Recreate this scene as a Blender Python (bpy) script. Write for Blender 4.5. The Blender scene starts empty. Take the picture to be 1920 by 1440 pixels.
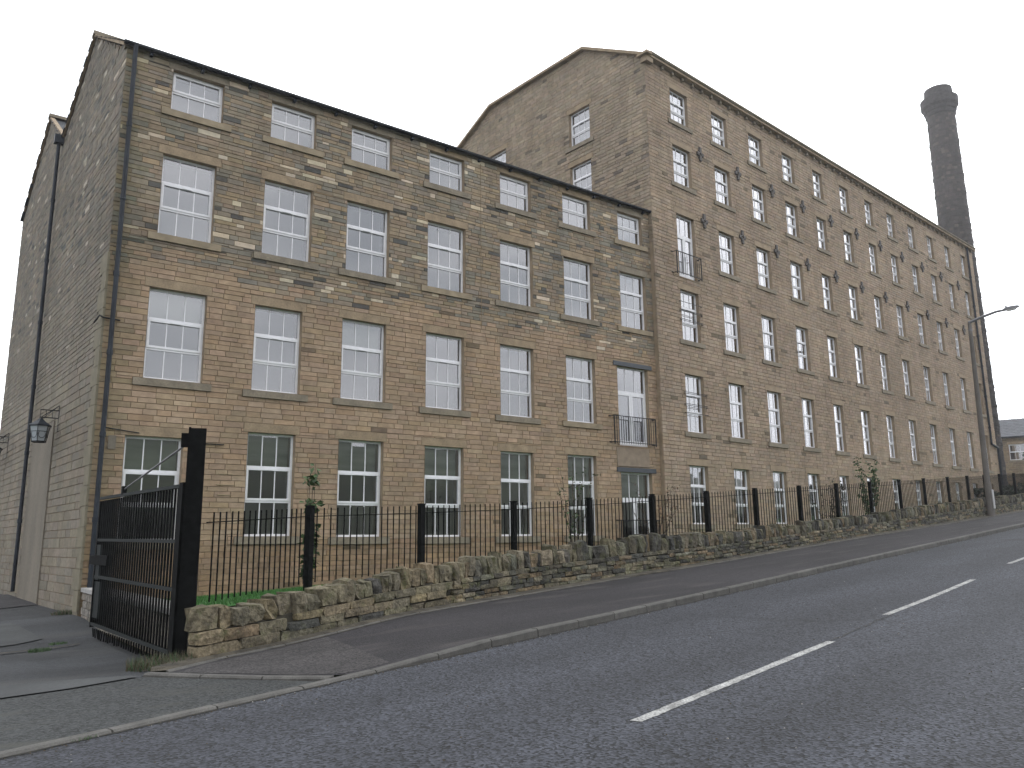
import bpy, math, random
import numpy as np
from mathutils import Matrix, Vector
random.seed(7); rng = np.random.default_rng(7)
sc = bpy.context.scene
COL = sc.collection

# ------------------------------------------------------------------ camera
R_ = Vector((0.80513056, -0.59296807, -0.01239598))
U_ = Vector((-0.10337021, -0.16087501, 0.98154665))
W_ = Vector((0.58402002, 0.78899183, 0.19082062))
CAM = Vector((0, 0, 1.6))
cd = bpy.data.cameras.new('camera'); cd.sensor_width = 36; cd.lens = 1500 / 1920 * 36
cd.clip_end = 2000; cd.clip_start = 0.1
cam = bpy.data.objects.new('camera', cd); COL.objects.link(cam)
M = Matrix((R_, U_, -W_)).transposed().to_4x4(); M.translation = CAM
cam.matrix_world = M
sc.camera = cam

# ------------------------------------------------------------------ world, sun, exposure
SUN_DIR = Vector((0.780, 0.468, 0.414)).normalized()
w = bpy.data.worlds.new('World'); sc.world = w; w.use_nodes = True
nt = w.node_tree; nt.nodes.clear(); N = nt.nodes.new; L = nt.links.new
out = N('ShaderNodeOutputWorld'); bg = N('ShaderNodeBackground'); bg.inputs[1].default_value = 0.1
sky = N('ShaderNodeTexSky'); sky.sky_type = 'NISHITA'; sky.sun_disc = False
sky.sun_elevation = math.asin(SUN_DIR.z); sky.sun_rotation = math.atan2(SUN_DIR.x, SUN_DIR.y)
sky.dust_density = 2.0
geo = N('ShaderNodeNewGeometry')
tc = N('ShaderNodeTexCoord')
mp = N('ShaderNodeMapping'); mp.inputs['Scale'].default_value = (1, 1, 2.6)
nz = N('ShaderNodeTexNoise'); nz.inputs['Scale'].default_value = 2.1; nz.inputs['Detail'].default_value = 7; nz.inputs['Roughness'].default_value = .55
L(tc.outputs['Generated'], mp.inputs[0]); L(mp.outputs[0], nz.inputs['Vector'])
r1 = N('ShaderNodeValToRGB'); r1.color_ramp.elements[0].position = .30; r1.color_ramp.elements[0].color = (.74, .74, .74, 1)
r1.color_ramp.elements[1].position = .46; r1.color_ramp.elements[1].color = (1, 1, 1, 1)
L(nz.outputs['Fac'], r1.inputs[0])
nz2 = N('ShaderNodeTexNoise'); nz2.inputs['Scale'].default_value = 4.2; nz2.inputs['Detail'].default_value = 6
L(mp.outputs[0], nz2.inputs['Vector'])
r2 = N('ShaderNodeValToRGB'); r2.color_ramp.elements[0].position = .35; r2.color_ramp.elements[0].color = (10.3, 10.7, 11.2, 1)
r2.color_ramp.elements[1].position = .68; r2.color_ramp.elements[1].color = (14.5, 14.6, 15.0, 1)
L(nz2.outputs['Fac'], r2.inputs[0])
# brighter veil of thin cloud towards the sun
dt = N('ShaderNodeVectorMath'); dt.operation = 'DOT_PRODUCT'; dt.inputs[1].default_value = SUN_DIR
L(tc.outputs['Generated'], dt.inputs[0])
mr = N('ShaderNodeMapRange'); mr.inputs[1].default_value = .2; mr.inputs[2].default_value = 1; mr.inputs[3].default_value = 1; mr.inputs[4].default_value = 1.9
L(dt.outputs['Value'], mr.inputs[0])
mul = N('ShaderNodeVectorMath'); mul.operation = 'SCALE'
L(r2.outputs[0], mul.inputs[0]); L(mr.outputs[0], mul.inputs['Scale'])
mx = N('ShaderNodeMix'); mx.data_type = 'RGBA'
L(r1.outputs[0], mx.inputs[0]); L(sky.outputs[0], mx.inputs[6]); L(mul.outputs[0], mx.inputs[7])
gap = N('ShaderNodeVectorMath'); gap.operation = 'DOT_PRODUCT'; gap.inputs[1].default_value = (.04, .84, .54)
L(tc.outputs['Generated'], gap.inputs[0])
gm = N('ShaderNodeMapRange'); gm.inputs[1].default_value = .975; gm.inputs[2].default_value = 1.0; gm.inputs[3].default_value = 0; gm.inputs[4].default_value = 1
L(gap.outputs['Value'], gm.inputs[0])
gn = N('ShaderNodeTexNoise'); gn.inputs['Scale'].default_value = 9; gn.inputs['Detail'].default_value = 7; L(mp.outputs[0], gn.inputs['Vector'])
gr = N('ShaderNodeMapRange'); gr.inputs[1].default_value = .40; gr.inputs[2].default_value = .66; gr.inputs[4].default_value = .66; L(gn.outputs['Fac'], gr.inputs[0])
gx_ = N('ShaderNodeMath'); gx_.operation = 'MULTIPLY'; L(gm.outputs[0], gx_.inputs[0]); L(gr.outputs[0], gx_.inputs[1])
gs = N('ShaderNodeMath'); gs.operation = 'SUBTRACT'; gs.use_clamp = True; L(r1.outputs[0], gs.inputs[0]); L(gx_.outputs[0], gs.inputs[1]); L(gs.outputs[0], mx.inputs[0])
L(mx.outputs[2], bg.inputs[0]); L(bg.outputs[0], out.inputs[0])

sd = bpy.data.lights.new('sun', 'SUN'); sd.energy = 1.5; sd.angle = math.radians(10); sd.color = (1, .95, .87)
so = bpy.data.objects.new('sun', sd); COL.objects.link(so)
so.rotation_euler = SUN_DIR.to_track_quat('Z', 'Y').to_euler(); so.location = (0, 0, 60)
sc.render.engine = 'CYCLES'
sc.view_settings.view_transform = 'Standard'; sc.view_settings.look = 'None'
sc.view_settings.exposure = 0.24; sc.view_settings.gamma = 1; sc.view_settings.use_curve_mapping = False
sc.cycles.max_bounces = 6; sc.cycles.transparent_max_bounces = 12

# ------------------------------------------------------------------ helpers
WM = {}
def put(name, me, parent=None, mat=None, mw=None, **props):
    """link an object (mesh or Empty) at world matrix mw under parent"""
    o = bpy.data.objects.new(name, me); COL.objects.link(o)
    mw = mw or Matrix.Identity(4)
    if parent is not None:
        o.parent = parent; o.matrix_basis = WM[parent.name].inverted() @ mw
    else:
        o.matrix_basis = mw
    WM[o.name] = mw
    if mat is not None and me is not None and len(me.materials) == 0:
        me.materials.append(mat)
    for k, v in props.items(): o[k] = v
    return o
def empty(name, loc, label, cat, group=None):
    o = put(name, None, mw=Matrix.Translation(loc), label=label, category=cat)
    if group: o['group'] = group
    return o
class MB:
    """mesh builder with per-face colours"""
    def __init__(s): s.v = []; s.f = []; s.c = []; s.smooth = False
    def add(s, vs, fs, col=None):
        n = len(s.v); s.v += [tuple(p) for p in vs]; s.f += [tuple(n + i for i in f) for f in fs]
        s.c += [col or (.5, .5, .5)] * len(vs)
    def box(s, a, b, col=None):
        x0, y0, z0 = a; x1, y1, z1 = b
        s.add([(x0,y0,z0),(x1,y0,z0),(x1,y1,z0),(x0,y1,z0),(x0,y0,z1),(x1,y0,z1),(x1,y1,z1),(x0,y1,z1)],
              [(0,3,2,1),(4,5,6,7),(0,1,5,4),(1,2,6,5),(2,3,7,6),(3,0,4,7)], col)
    def obox(s, p, q, wd, ht, up=(0,0,1), col=None):
        """bar from p to q, width wd (sideways) and height ht (along up)"""
        p = Vector(p); q = Vector(q); d = (q - p).normalized(); u = Vector(up)
        sd_ = d.cross(u)
        if sd_.length < 1e-5: sd_ = d.cross(Vector((1, 0, 0)))
        sd_.normalize(); u = sd_.cross(d).normalized()
        a = sd_ * wd / 2; b = u * ht / 2
        vs = [p-a-b, p+a-b, p+a+b, p-a+b, q-a-b, q+a-b, q+a+b, q-a+b]
        s.add(vs, [(0,1,2,3),(4,7,6,5),(0,4,5,1),(1,5,6,2),(2,6,7,3),(3,7,4,0)], col)
    def tube(s, pts, rad, n=8, col=None, caps=True):
        pts = [Vector(p) for p in pts]; rad = rad if isinstance(rad, (list, tuple)) else [rad] * len(pts)
        rings = []
        up = Vector((0, 0, 1))
        for i, p in enumerate(pts):
            d = (pts[min(i+1, len(pts)-1)] - pts[max(i-1, 0)]).normalized()
            a = d.cross(up)
            if a.length < .05: a = d.cross(Vector((0, 1, 0)))
            a.normalize(); b = d.cross(a)
            rings.append([p + (a*math.cos(2*math.pi*k/n) + b*math.sin(2*math.pi*k/n)) * rad[i] for k in range(n)])
        vs = [v for r in rings for v in r]; fs = []
        for i in range(len(pts)-1):
            for k in range(n):
                k2 = (k+1) % n; fs.append((i*n+k, i*n+k2, (i+1)*n+k2, (i+1)*n+k))
        if caps: fs.append(tuple(range(n))[::-1]); fs.append(tuple((len(pts)-1)*n+k for k in range(n)))
        s.add(vs, fs, col)
    def mesh(s, name='m', colors=False):
        me = bpy.data.meshes.new(name); me.from_pydata(s.v, [], s.f)
        if colors:
            at = me.color_attributes.new('Col', 'FLOAT_COLOR', 'POINT')
            a = np.ones((len(s.v), 4), np.float32); a[:, :3] = np.array(s.c, np.float32); at.data.foreach_set('color', a.ravel())
        me.polygons.foreach_set('use_smooth', [bool(s.smooth)] * len(me.polygons))
        me.update(); return me
def npmesh(name, V, F, C=None, smooth=False):
    """numpy quads -> mesh"""
    me = bpy.data.meshes.new(name); V = np.asarray(V, np.float32); F = np.asarray(F, np.int32)
    me.vertices.add(len(V)); me.vertices.foreach_set('co', V.ravel())
    k = F.shape[1]
    me.loops.add(F.size); me.loops.foreach_set('vertex_index', F.ravel())
    me.polygons.add(len(F)); me.polygons.foreach_set('loop_start', np.arange(0, F.size, k, dtype=np.int32))
    me.polygons.foreach_set('use_smooth', np.full(len(F), bool(smooth)))
    if C is not None:
        at = me.color_attributes.new('Col', 'FLOAT_COLOR', 'POINT')
        a = np.ones((len(V), 4), np.float32); a[:, :3] = C; at.data.foreach_set('color', a.ravel())
    me.update(calc_edges=True); me.validate()
    return me

def material(name, base=(.5,.5,.5), rough=.9, attr=False, noise=(), bump=None, metal=0, spec=.5):
    """noise: list of (scale, detail, low, high, stretch) multiplied over the colour; bump: list of (scale, strength, dist)"""
    m = bpy.data.materials.new(name); m.use_nodes = True; t = m.node_tree; b = t.nodes['Principled BSDF']
    b.inputs['Roughness'].default_value = rough; b.inputs['Metallic'].default_value = metal
    b.inputs['Specular IOR Level'].default_value = spec
    g = t.nodes.new('ShaderNodeNewGeometry'); last = None
    if attr:
        a = t.nodes.new('ShaderNodeAttribute'); a.attribute_name = 'Col'; last = a.outputs['Color']
    else:
        a = t.nodes.new('ShaderNodeRGB'); a.outputs[0].default_value = (*base, 1); last = a.outputs[0]
    for (scale, det, lo, hi, st) in noise:
        mpn = t.nodes.new('ShaderNodeMapping'); mpn.inputs['Scale'].default_value = st
        t.links.new(g.outputs['Position'], mpn.inputs[0])
        n = t.nodes.new('ShaderNodeTexNoise'); n.inputs['Scale'].default_value = scale; n.inputs['Detail'].default_value = det
        t.links.new(mpn.outputs[0], n.inputs['Vector'])
        r = t.nodes.new('ShaderNodeMapRange'); r.inputs[1].default_value = .3; r.inputs[2].default_value = .7
        r.inputs[3].default_value = lo; r.inputs[4].default_value = hi
        t.links.new(n.outputs['Fac'], r.inputs[0])
        x = t.nodes.new('ShaderNodeVectorMath'); x.operation = 'SCALE'
        t.links.new(last, x.inputs[0]); t.links.new(r.outputs[0], x.inputs['Scale']); last = x.outputs[0]
    t.links.new(last, b.inputs['Base Color'])
    prev = None
    for (scale, strength, dist) in (bump or ()):
        n = t.nodes.new('ShaderNodeTexNoise'); n.inputs['Scale'].default_value = scale; n.inputs['Detail'].default_value = 5
        t.links.new(g.outputs['Position'], n.inputs['Vector'])
        bp = t.nodes.new('ShaderNodeBump'); bp.inputs['Strength'].default_value = strength; bp.inputs['Distance'].default_value = dist
        t.links.new(n.outputs['Fac'], bp.inputs['Height'])
        if prev: t.links.new(prev, bp.inputs['Normal'])
        prev = bp.outputs[0]
    if prev: t.links.new(prev, b.inputs['Normal'])
    return m
ONE = (1, 1, 1)
m_stone = material('sandstone', attr=True, noise=[(.55, 4, .88, 1.19, ONE), (7, 5, .84, 1.15, (1, 1, 1.6)), (1.0, 4, .86, 1.06, (3, 3, .3))], bump=[(38, .4, .008)])
m_rough = material('weathered_stone', attr=True, noise=[(5, 7, .45, 1.4, ONE), (24, 5, .6, 1.35, ONE)], bump=[(12, 1.0, .05), (50, .7, .012)])
def add_moss(m, col):
    t = m.node_tree; b = t.nodes['Principled BSDF']; src = b.inputs['Base Color'].links[0].from_socket
    g = t.nodes.new('ShaderNodeNewGeometry'); n = t.nodes.new('ShaderNodeTexNoise'); n.inputs['Scale'].default_value = 4.5; n.inputs['Detail'].default_value = 7; n.inputs['Roughness'].default_value = .7
    t.links.new(g.outputs['Position'], n.inputs['Vector'])
    r = t.nodes.new('ShaderNodeMapRange'); r.inputs[1].default_value = .52; r.inputs[2].default_value = .66; r.inputs[4].default_value = .75
    t.links.new(n.outputs['Fac'], r.inputs[0]); x = t.nodes.new('ShaderNodeMix'); x.data_type = 'RGBA'; x.inputs[7].default_value = (*col, 1)
    t.links.new(r.outputs[0], x.inputs[0]); t.links.new(src, x.inputs[6]); t.links.new(x.outputs[2], b.inputs['Base Color'])
m_wallstone = material('mossy_stone', attr=True, noise=[(5, 7, .45, 1.4, ONE), (24, 5, .6, 1.35, ONE)], bump=[(12, 1.0, .05), (50, .7, .012)])
add_moss(m_wallstone, (.085, .088, .035))
m_mortarA = material('mortar_brown', (.28, .218, .152), .95, noise=[(3, 4, .8, 1.2, ONE)], bump=[(40, .5, .01)])
m_trim = material('dressed_stone', (.31, .236, .155), .85, noise=[(3.5, 6, .72, 1.2, ONE), (25, 4, .85, 1.12, ONE)], bump=[(45, .4, .006)])
m_trim_grey = material('weathered_sill_stone', (.235, .20, .15), .85, noise=[(3.5, 6, .8, 1.15, ONE), (25, 4, .85, 1.12, ONE)], bump=[(45, .4, .006)])
m_trim_up = material('buff_sill_stone', (.29, .235, .16), .85, noise=[(3.5, 6, .75, 1.2, ONE)], bump=[(45, .4, .006)])
m_trimB = material('lintel_stone', (.31, .238, .162), .85, noise=[(3.5, 6, .82, 1.15, ONE)], bump=[(45, .4, .006)])
m_render = material('grey_render', (.195, .172, .137), .95, noise=[(1.2, 5, .8, 1.15, (1, 1, .4)), (14, 4, .9, 1.1, ONE)], bump=[(25, .3, .01)])
m_white = material('white_upvc', (.80, .80, .83), .35, noise=[(8, 3, .93, 1.03, ONE)])
m_black = material('black_metal_paint', (.006, .0065, .0065), .75, noise=[(12, 4, .7, 1.5, ONE)], spec=.06)
m_pipe = material('dark_pipe', (.020, .025, .033), .5, noise=[(3, 4, .7, 1.4, ONE)], spec=.25)
m_slate = material('roof_slate', attr=True, rough=.6, noise=[(4, 5, .75, 1.25, ONE)], bump=[(30, .4, .006)])
m_inwall = material('interior_plaster', (.42, .41, .38), .9, noise=[(.5, 2, .75, 1.1, ONE)])
m_ceil = material('interior_ceiling', (.72, .72, .70), .9)
m_floor = material('interior_floor', (.12, .09, .07), .8)
m_curtain = material('curtain_cloth', (.66, .66, .67), .9, noise=[(3, 3, .85, 1.08, ONE)])
m_blind = material('roller_blind', (.55, .54, .50), .9)
m_bulk = material('suspended_ceiling_edge', (.36, .385, .33), .9, noise=[(1.5, 3, .75, 1.15, (.3, .3, 3))])
m_steel = material('steel_lintel', (.05, .058, .07), .5)
m_gutter = material('gutter_paint', (.02, .021, .027), .5, spec=.25, noise=[(5, 3, .7, 1.3, ONE)])
m_conc = material('concrete_column', (.125, .115, .105), .85, noise=[(2.5, 5, .7, 1.2, (1, 1, .4)), (40, 3, .85, 1.15, ONE)], bump=[(60, .3, .004)])
m_alu = material('grey_metal', (.16, .16, .17), .45, metal=.4, noise=[(5, 3, .85, 1.1, ONE)])
m_iron = material('wrought_iron', (.016, .016, .018), .55, spec=.25)

def glass_mat():
    m = bpy.data.materials.new('window_glass'); m.use_nodes = True; t = m.node_tree; t.nodes.clear()
    o = t.nodes.new('ShaderNodeOutputMaterial'); mixs = t.nodes.new('ShaderNodeMixShader')
    tr = t.nodes.new('ShaderNodeBsdfTransparent'); tr.inputs[0].default_value = (.78, .82, .80, 1)
    gl = t.nodes.new('ShaderNodeBsdfGlossy'); gl.inputs['Roughness'].default_value = .012; gl.inputs[0].default_value = (.95, .955, .99, 1)
    g = t.nodes.new('ShaderNodeNewGeometry'); n = t.nodes.new('ShaderNodeTexNoise'); n.inputs['Scale'].default_value = .9; n.inputs['Detail'].default_value = 1
    t.links.new(g.outputs['Position'], n.inputs['Vector'])
    bp = t.nodes.new('ShaderNodeBump'); bp.inputs['Strength'].default_value = .10; bp.inputs['Distance'].default_value = .02
    t.links.new(n.outputs['Fac'], bp.inputs['Height'])
    fr = t.nodes.new('ShaderNodeFresnel'); fr.inputs[0].default_value = 1.52
    mm = t.nodes.new('ShaderNodeMath'); mm.operation = 'MULTIPLY_ADD'; mm.inputs[1].default_value = 3.6; mm.inputs[2].default_value = .10; mm.use_clamp = True
    t.links.new(fr.outputs[0], mm.inputs[0]); t.links.new(mm.outputs[0], mixs.inputs[0])
    t.links.new(tr.outputs[0], mixs.inputs[1]); t.links.new(gl.outputs[0], mixs.inputs[2]); t.links.new(mixs.outputs[0], o.inputs[0])
    return m
m_glass = glass_mat()

# ------------------------------------------------------------------ the lie of the land
HX, HY = 0.9737, 0.2280
def hs(s):
    s = np.asarray(s, float); sc_ = np.clip(s, -40, 90)
    a = np.clip(sc_ - 10, 0, 6)
    return .03875 * sc_ + .0255 * a * a / 12 + .0255 * np.clip(sc_ - 16, 0, None)
def hxy(x, y): return float(hs(x * HX + y * HY))
def curve_pts(pts, step=.5):
    out_ = [np.array(pts[0], float)]
    P = np.array(pts, float)
    # Catmull-Rom
    Q = np.vstack([2*P[0]-P[1], P, 2*P[-1]-P[-2]]); res = []
    for i in range(1, len(Q)-2):
        n = max(2, int(np.linalg.norm(Q[i+1]-Q[i]) / step))
        for k in range(n):
            t = k / n
            res.append(.5*((2*Q[i]) + (-Q[i-1]+Q[i+1])*t + (2*Q[i-1]-5*Q[i]+4*Q[i+1]-Q[i+2])*t*t + (-Q[i-1]+3*Q[i]-3*Q[i+1]+Q[i+2])*t**3))
    res.append(P[-1]); return np.array(res)
KERB = [(-14, 3.75), (-6, 5.6), (0.68, 7.20), (1.9, 7.50), (3.52, 7.90), (5.37, 8.33), (7.17, 8.75), (11.64, 9.72), (17.5, 10.57), (22.84, 11.25), (30.8, 12.28), (45, 14.1), (75, 18.0), (110, 23)]
BACK = [(2.45, 9.78), (2.85, 10.05), (3.7, 10.42), (5.0, 10.88), (6.8, 11.57), (9.5, 12.32), (12.9, 12.92), (15.6, 13.15), (23.6, 14.2), (32.6, 15.08), (40.7, 16.0), (60, 18.4), (100, 23.6)]
WALL = [(2.88, 10.36), (3.75, 10.70), (5.2, 11.28), (7.06, 12.02), (10.0, 12.86), (13.5, 13.32), (16.3, 13.62), (24.8, 14.70), (34.1, 15.66), (41.5, 16.45), (60, 18.7)]
FENCE = [(2.96, 10.8), (5.03, 12.2), (7.44, 12.88), (9.89, 13.36), (12.35, 13.78), (14.82, 14.19), (17.3, 14.54), (19.78, 14.81), (22.27, 15.01), (24.76, 15.27), (27.25, 15.5), (29.74, 15.74), (32.22, 16.05), (34.71, 16.29), (37.19, 16.61), (39.66, 16.95), (42.1, 17.3), (44.6, 17.65), (47.1, 18.0)]
def up_kerb(x):      # kerb upstand: dropped at the gateway
    return float(np.interp(x, [4.0, 6.2], [.022, .105]))

def strip_mesh(name, A, B, za, zb, nsub=1):
    """ruled sheet between two polylines of equal length"""
    n = len(A); V = []; F = []
    for i in range(n):
        for k in range(nsub+1):
            t = k / nsub; p = A[i]*(1-t) + B[i]*t
            V.append((p[0], p[1], za(A[i], B[i], t) if callable(za) else za))
    m = nsub + 1
    for i in range(n-1):
        for k in range(nsub): F.append((i*m+k, (i+1)*m+k, (i+1)*m+k+1, i*m+k+1))
    return npmesh(name, V, F)
def resample(P, n):
    d = np.r_[0, np.cumsum(np.linalg.norm(np.diff(P, axis=0), axis=1))]
    t = np.linspace(0, d[-1], n); return np.c_[np.interp(t, d, P[:, 0]), np.interp(t, d, P[:, 1])]
def polysheet(name, pts, zf, cuts=6):
    """flat-ish polygon sheet triangulated then draped"""
    import bmesh
    bm = bmesh.new(); vs = [bm.verts.new((p[0], p[1], 0)) for p in pts]; f = bm.faces.new(vs)
    bmesh.ops.triangulate(bm, faces=bm.faces[:])
    bmesh.ops.subdivide_edges(bm, edges=bm.edges[:], cuts=cuts, use_grid_fill=True)
    for v in bm.verts: v.co.z = zf(v.co.x, v.co.y)
    bmesh.ops.recalc_face_normals(bm, faces=bm.faces[:])
    if sum(f.normal.z for f in bm.faces) < 0: bmesh.ops.reverse_faces(bm, faces=bm.faces[:])
    me = bpy.data.meshes.new(name); bm.to_mesh(me); bm.free(); return me

def asphalt(name, base, chip=.9, streak=None, rough=.85, patch=(.8, 1.2)):
    m = bpy.data.materials.new(name); m.use_nodes = True; t = m.node_tree; b = t.nodes['Principled BSDF']
    b.inputs['Roughness'].default_value = rough
    g = t.nodes.new('ShaderNodeNewGeometry')
    v = t.nodes.new('ShaderNodeTexVoronoi'); v.inputs['Scale'].default_value = 48
    t.links.new(g.outputs['Position'], v.inputs['Vector'])
    vr = t.nodes.new('ShaderNodeMapRange'); vr.inputs[3].default_value = 1 - chip; vr.inputs[4].default_value = 1 + chip * 1.7
    sep = t.nodes.new('ShaderNodeSeparateColor'); t.links.new(v.outputs['Color'], sep.inputs[0]); t.links.new(sep.outputs[0], vr.inputs[0])
    n1 = t.nodes.new('ShaderNodeTexNoise'); n1.inputs['Scale'].default_value = .7; n1.inputs['Detail'].default_value = 6
    mp_ = t.nodes.new('ShaderNodeMapping'); mp_.inputs['Rotation'].default_value = (0, 0, -.23); mp_.inputs['Scale'].default_value = (.35, 1.5, 1)
    t.links.new(g.outputs['Position'], mp_.inputs[0]); t.links.new(mp_.outputs[0], n1.inputs['Vector'])
    pr_ = t.nodes.new('ShaderNodeMapRange'); pr_.inputs[1].default_value = .32; pr_.inputs[2].default_value = .68; pr_.inputs[3].default_value = patch[0]; pr_.inputs[4].default_value = patch[1]
    t.links.new(n1.outputs['Fac'], pr_.inputs[0])
    c = t.nodes.new('ShaderNodeRGB'); c.outputs[0].default_value = (*base, 1)
    s1 = t.nodes.new('ShaderNodeVectorMath'); s1.operation = 'SCALE'; t.links.new(c.outputs[0], s1.inputs[0]); t.links.new(vr.outputs[0], s1.inputs['Scale'])
    s2 = t.nodes.new('ShaderNodeVectorMath'); s2.operation = 'SCALE'; t.links.new(s1.outputs[0], s2.inputs[0]); t.links.new(pr_.outputs[0], s2.inputs['Scale'])
    last = s2.outputs[0]
    if streak:
        n3 = t.nodes.new('ShaderNodeTexNoise'); n3.inputs['Scale'].default_value = streak[1]; n3.inputs['Detail'].default_value = 6
        t.links.new(mp_.outputs[0], n3.inputs['Vector'])
        rr = t.nodes.new('ShaderNodeMapRange'); rr.inputs[1].default_value = .54; rr.inputs[2].default_value = .72
        t.links.new(n3.outputs['Fac'], rr.inputs[0])
        mm = t.nodes.new('ShaderNodeMix'); mm.data_type = 'RGBA'; mm.inputs[7].default_value = (*streak[0], 1)
        t.links.new(rr.outputs[0], mm.inputs[0]); t.links.new(last, mm.inputs[6]); last = mm.outputs[2]
    t.links.new(last, b.inputs['Base Color'])
    bp = t.nodes.new('ShaderNodeBump'); bp.inputs['Strength'].default_value = .6; bp.inputs['Distance'].default_value = .008
    t.links.new(v.outputs['Distance'], bp.inputs['Height']); t.links.new(bp.outputs[0], b.inputs['Normal'])
    return m
def road_wear(m):
    """tyre-polished bands, oil drips, a tar seam and hairline cracks on the carriageway"""
    t = m.node_tree; b = t.nodes['Principled BSDF']; src = b.inputs['Base Color'].links[0].from_socket
    g = t.nodes.new('ShaderNodeNewGeometry'); sp = t.nodes.new('ShaderNodeVectorRotate'); sp.rotation_type = 'Z_AXIS'; sp.inputs['Angle'].default_value = -.19
    t.links.new(g.outputs['Position'], sp.inputs['Vector'])
    nz_ = t.nodes.new('ShaderNodeTexNoise'); nz_.inputs['Scale'].default_value = .35; nz_.inputs['Detail'].default_value = 3
    t.links.new(g.outputs['Position'], nz_.inputs['Vector'])
    xyz = t.nodes.new('ShaderNodeSeparateXYZ'); t.links.new(sp.outputs[0], xyz.inputs[0])
    ad = t.nodes.new('ShaderNodeMath'); ad.operation = 'MULTIPLY_ADD'; ad.inputs[1].default_value = .5; t.links.new(nz_.outputs['Fac'], ad.inputs[0]); t.links.new(xyz.outputs[1], ad.inputs[2])
    sn = t.nodes.new('ShaderNodeMath'); sn.operation = 'SINE'; m0 = t.nodes.new('ShaderNodeMath'); m0.operation = 'MULTIPLY'; m0.inputs[1].default_value = 3.6
    t.links.new(ad.outputs[0], m0.inputs[0]); t.links.new(m0.outputs[0], sn.inputs[0])
    mr_ = t.nodes.new('ShaderNodeMapRange'); mr_.inputs[1].default_value = -1; mr_.inputs[2].default_value = 1; mr_.inputs[3].default_value = .88; mr_.inputs[4].default_value = 1.14; t.links.new(sn.outputs[0], mr_.inputs[0])
    s1 = t.nodes.new('ShaderNodeVectorMath'); s1.operation = 'SCALE'; t.links.new(src, s1.inputs[0]); t.links.new(mr_.outputs[0], s1.inputs['Scale'])
    # cracks: edges of large distorted voronoi cells, only where a mask allows
    vd = t.nodes.new('ShaderNodeTexVoronoi'); vd.feature = 'DISTANCE_TO_EDGE'; vd.inputs['Scale'].default_value = .33
    n2_ = t.nodes.new('ShaderNodeTexNoise'); n2_.inputs['Scale'].default_value = 2.2; n2_.inputs['Detail'].default_value = 6
    t.links.new(g.outputs['Position'], n2_.inputs['Vector']); mixv = t.nodes.new('ShaderNodeMix'); mixv.data_type = 'VECTOR'; mixv.inputs[0].default_value = .28
    t.links.new(g.outputs['Position'], mixv.inputs[4]); t.links.new(n2_.outputs['Color'], mixv.inputs[5]); t.links.new(mixv.outputs[1], vd.inputs['Vector'])
    cr = t.nodes.new('ShaderNodeMapRange'); cr.inputs[1].default_value = .0; cr.inputs[2].default_value = .012; cr.inputs[3].default_value = 1; cr.inputs[4].default_value = 0; t.links.new(vd.outputs['Distance'], cr.inputs[0])
    nm_ = t.nodes.new('ShaderNodeTexNoise'); nm_.inputs['Scale'].default_value = .22; t.links.new(g.outputs['Position'], nm_.inputs['Vector'])
    mk = t.nodes.new('ShaderNodeMapRange'); mk.inputs[1].default_value = .50; mk.inputs[2].default_value = .60; mk.inputs[4].default_value = .65; t.links.new(nm_.outputs['Fac'], mk.inputs[0])
    mu = t.nodes.new('ShaderNodeMath'); mu.operation = 'MULTIPLY'; t.links.new(cr.outputs[0], mu.inputs[0]); t.links.new(mk.outputs[0], mu.inputs[1])
    x = t.nodes.new('ShaderNodeMix'); x.data_type = 'RGBA'; x.inputs[7].default_value = (.012, .012, .013, 1)
    t.links.new(mu.outputs[0], x.inputs[0]); t.links.new(s1.outputs[0], x.inputs[6]); t.links.new(x.outputs[2], b.inputs['Base Color'])
m_road = asphalt('road_asphalt', (.0235, .0255, .0315), 1.0)
road_wear(m_road)
m_pave = asphalt('footway_asphalt', (.0175, .0158, .018), .5, streak=((.052, .046, .046), 1.6), patch=(.65, 1.4))
m_cross = asphalt('crossover_asphalt', (.0225, .0245, .0245), .85, streak=((.045, .046, .040), 3))
m_yard = asphalt('yard_concrete', (.027, .029, .032), .3, streak=((.056, .056, .055), .8), patch=(.55, 1.4))
m_slab = material('yard_slab_concrete', (.056, .059, .060), .9, noise=[(1.5, 5, .7, 1.2, ONE), (30, 3, .85, 1.15, ONE)], bump=[(50, .3, .005)])
m_kerb = material('kerb_concrete', attr=True, rough=.9, noise=[(5, 5, .75, 1.2, ONE), (60, 3, .8, 1.2, ONE)], bump=[(70, .4, .004)])
m_soil = material('verge_soil', (.060, .052, .038), .95, noise=[(5, 5, .5, 1.5, ONE), (1.2, 3, .7, 1.3, ONE)], bump=[(25, .9, .03)])
m_land = material('rough_grassland', (.05, .065, .028), .95, noise=[(.05, 6, .6, 1.3, ONE)])
m_paint = material('road_paint', (.47, .47, .455), .8, noise=[(7, 7, .45, 1.15, ONE), (55, 4, .30, 1.3, ONE)], bump=[(60, .3, .004)])

# ground sheet
def build_ground():
    xs = np.concatenate([np.linspace(-600, -60, 19), np.linspace(-50, 130, 61), np.linspace(150, 900, 16)])
    ys = np.concatenate([np.linspace(-500, -40, 24), np.linspace(-35, 60, 33), np.linspace(80, 900, 18)])
    V = []; 
    for y in ys:
        for x in xs:
            z = hxy(x, y) - .40
            V.append((x, y, z))
    F = []; n = len(xs)
    for j in range(len(ys)-1):
        for i in range(n-1): F.append((j*n+i, j*n+i+1, (j+1)*n+i+1, (j+1)*n+i))
    put('ground', npmesh('ground', V, F), mat=m_land, kind='structure')
build_ground()
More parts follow.
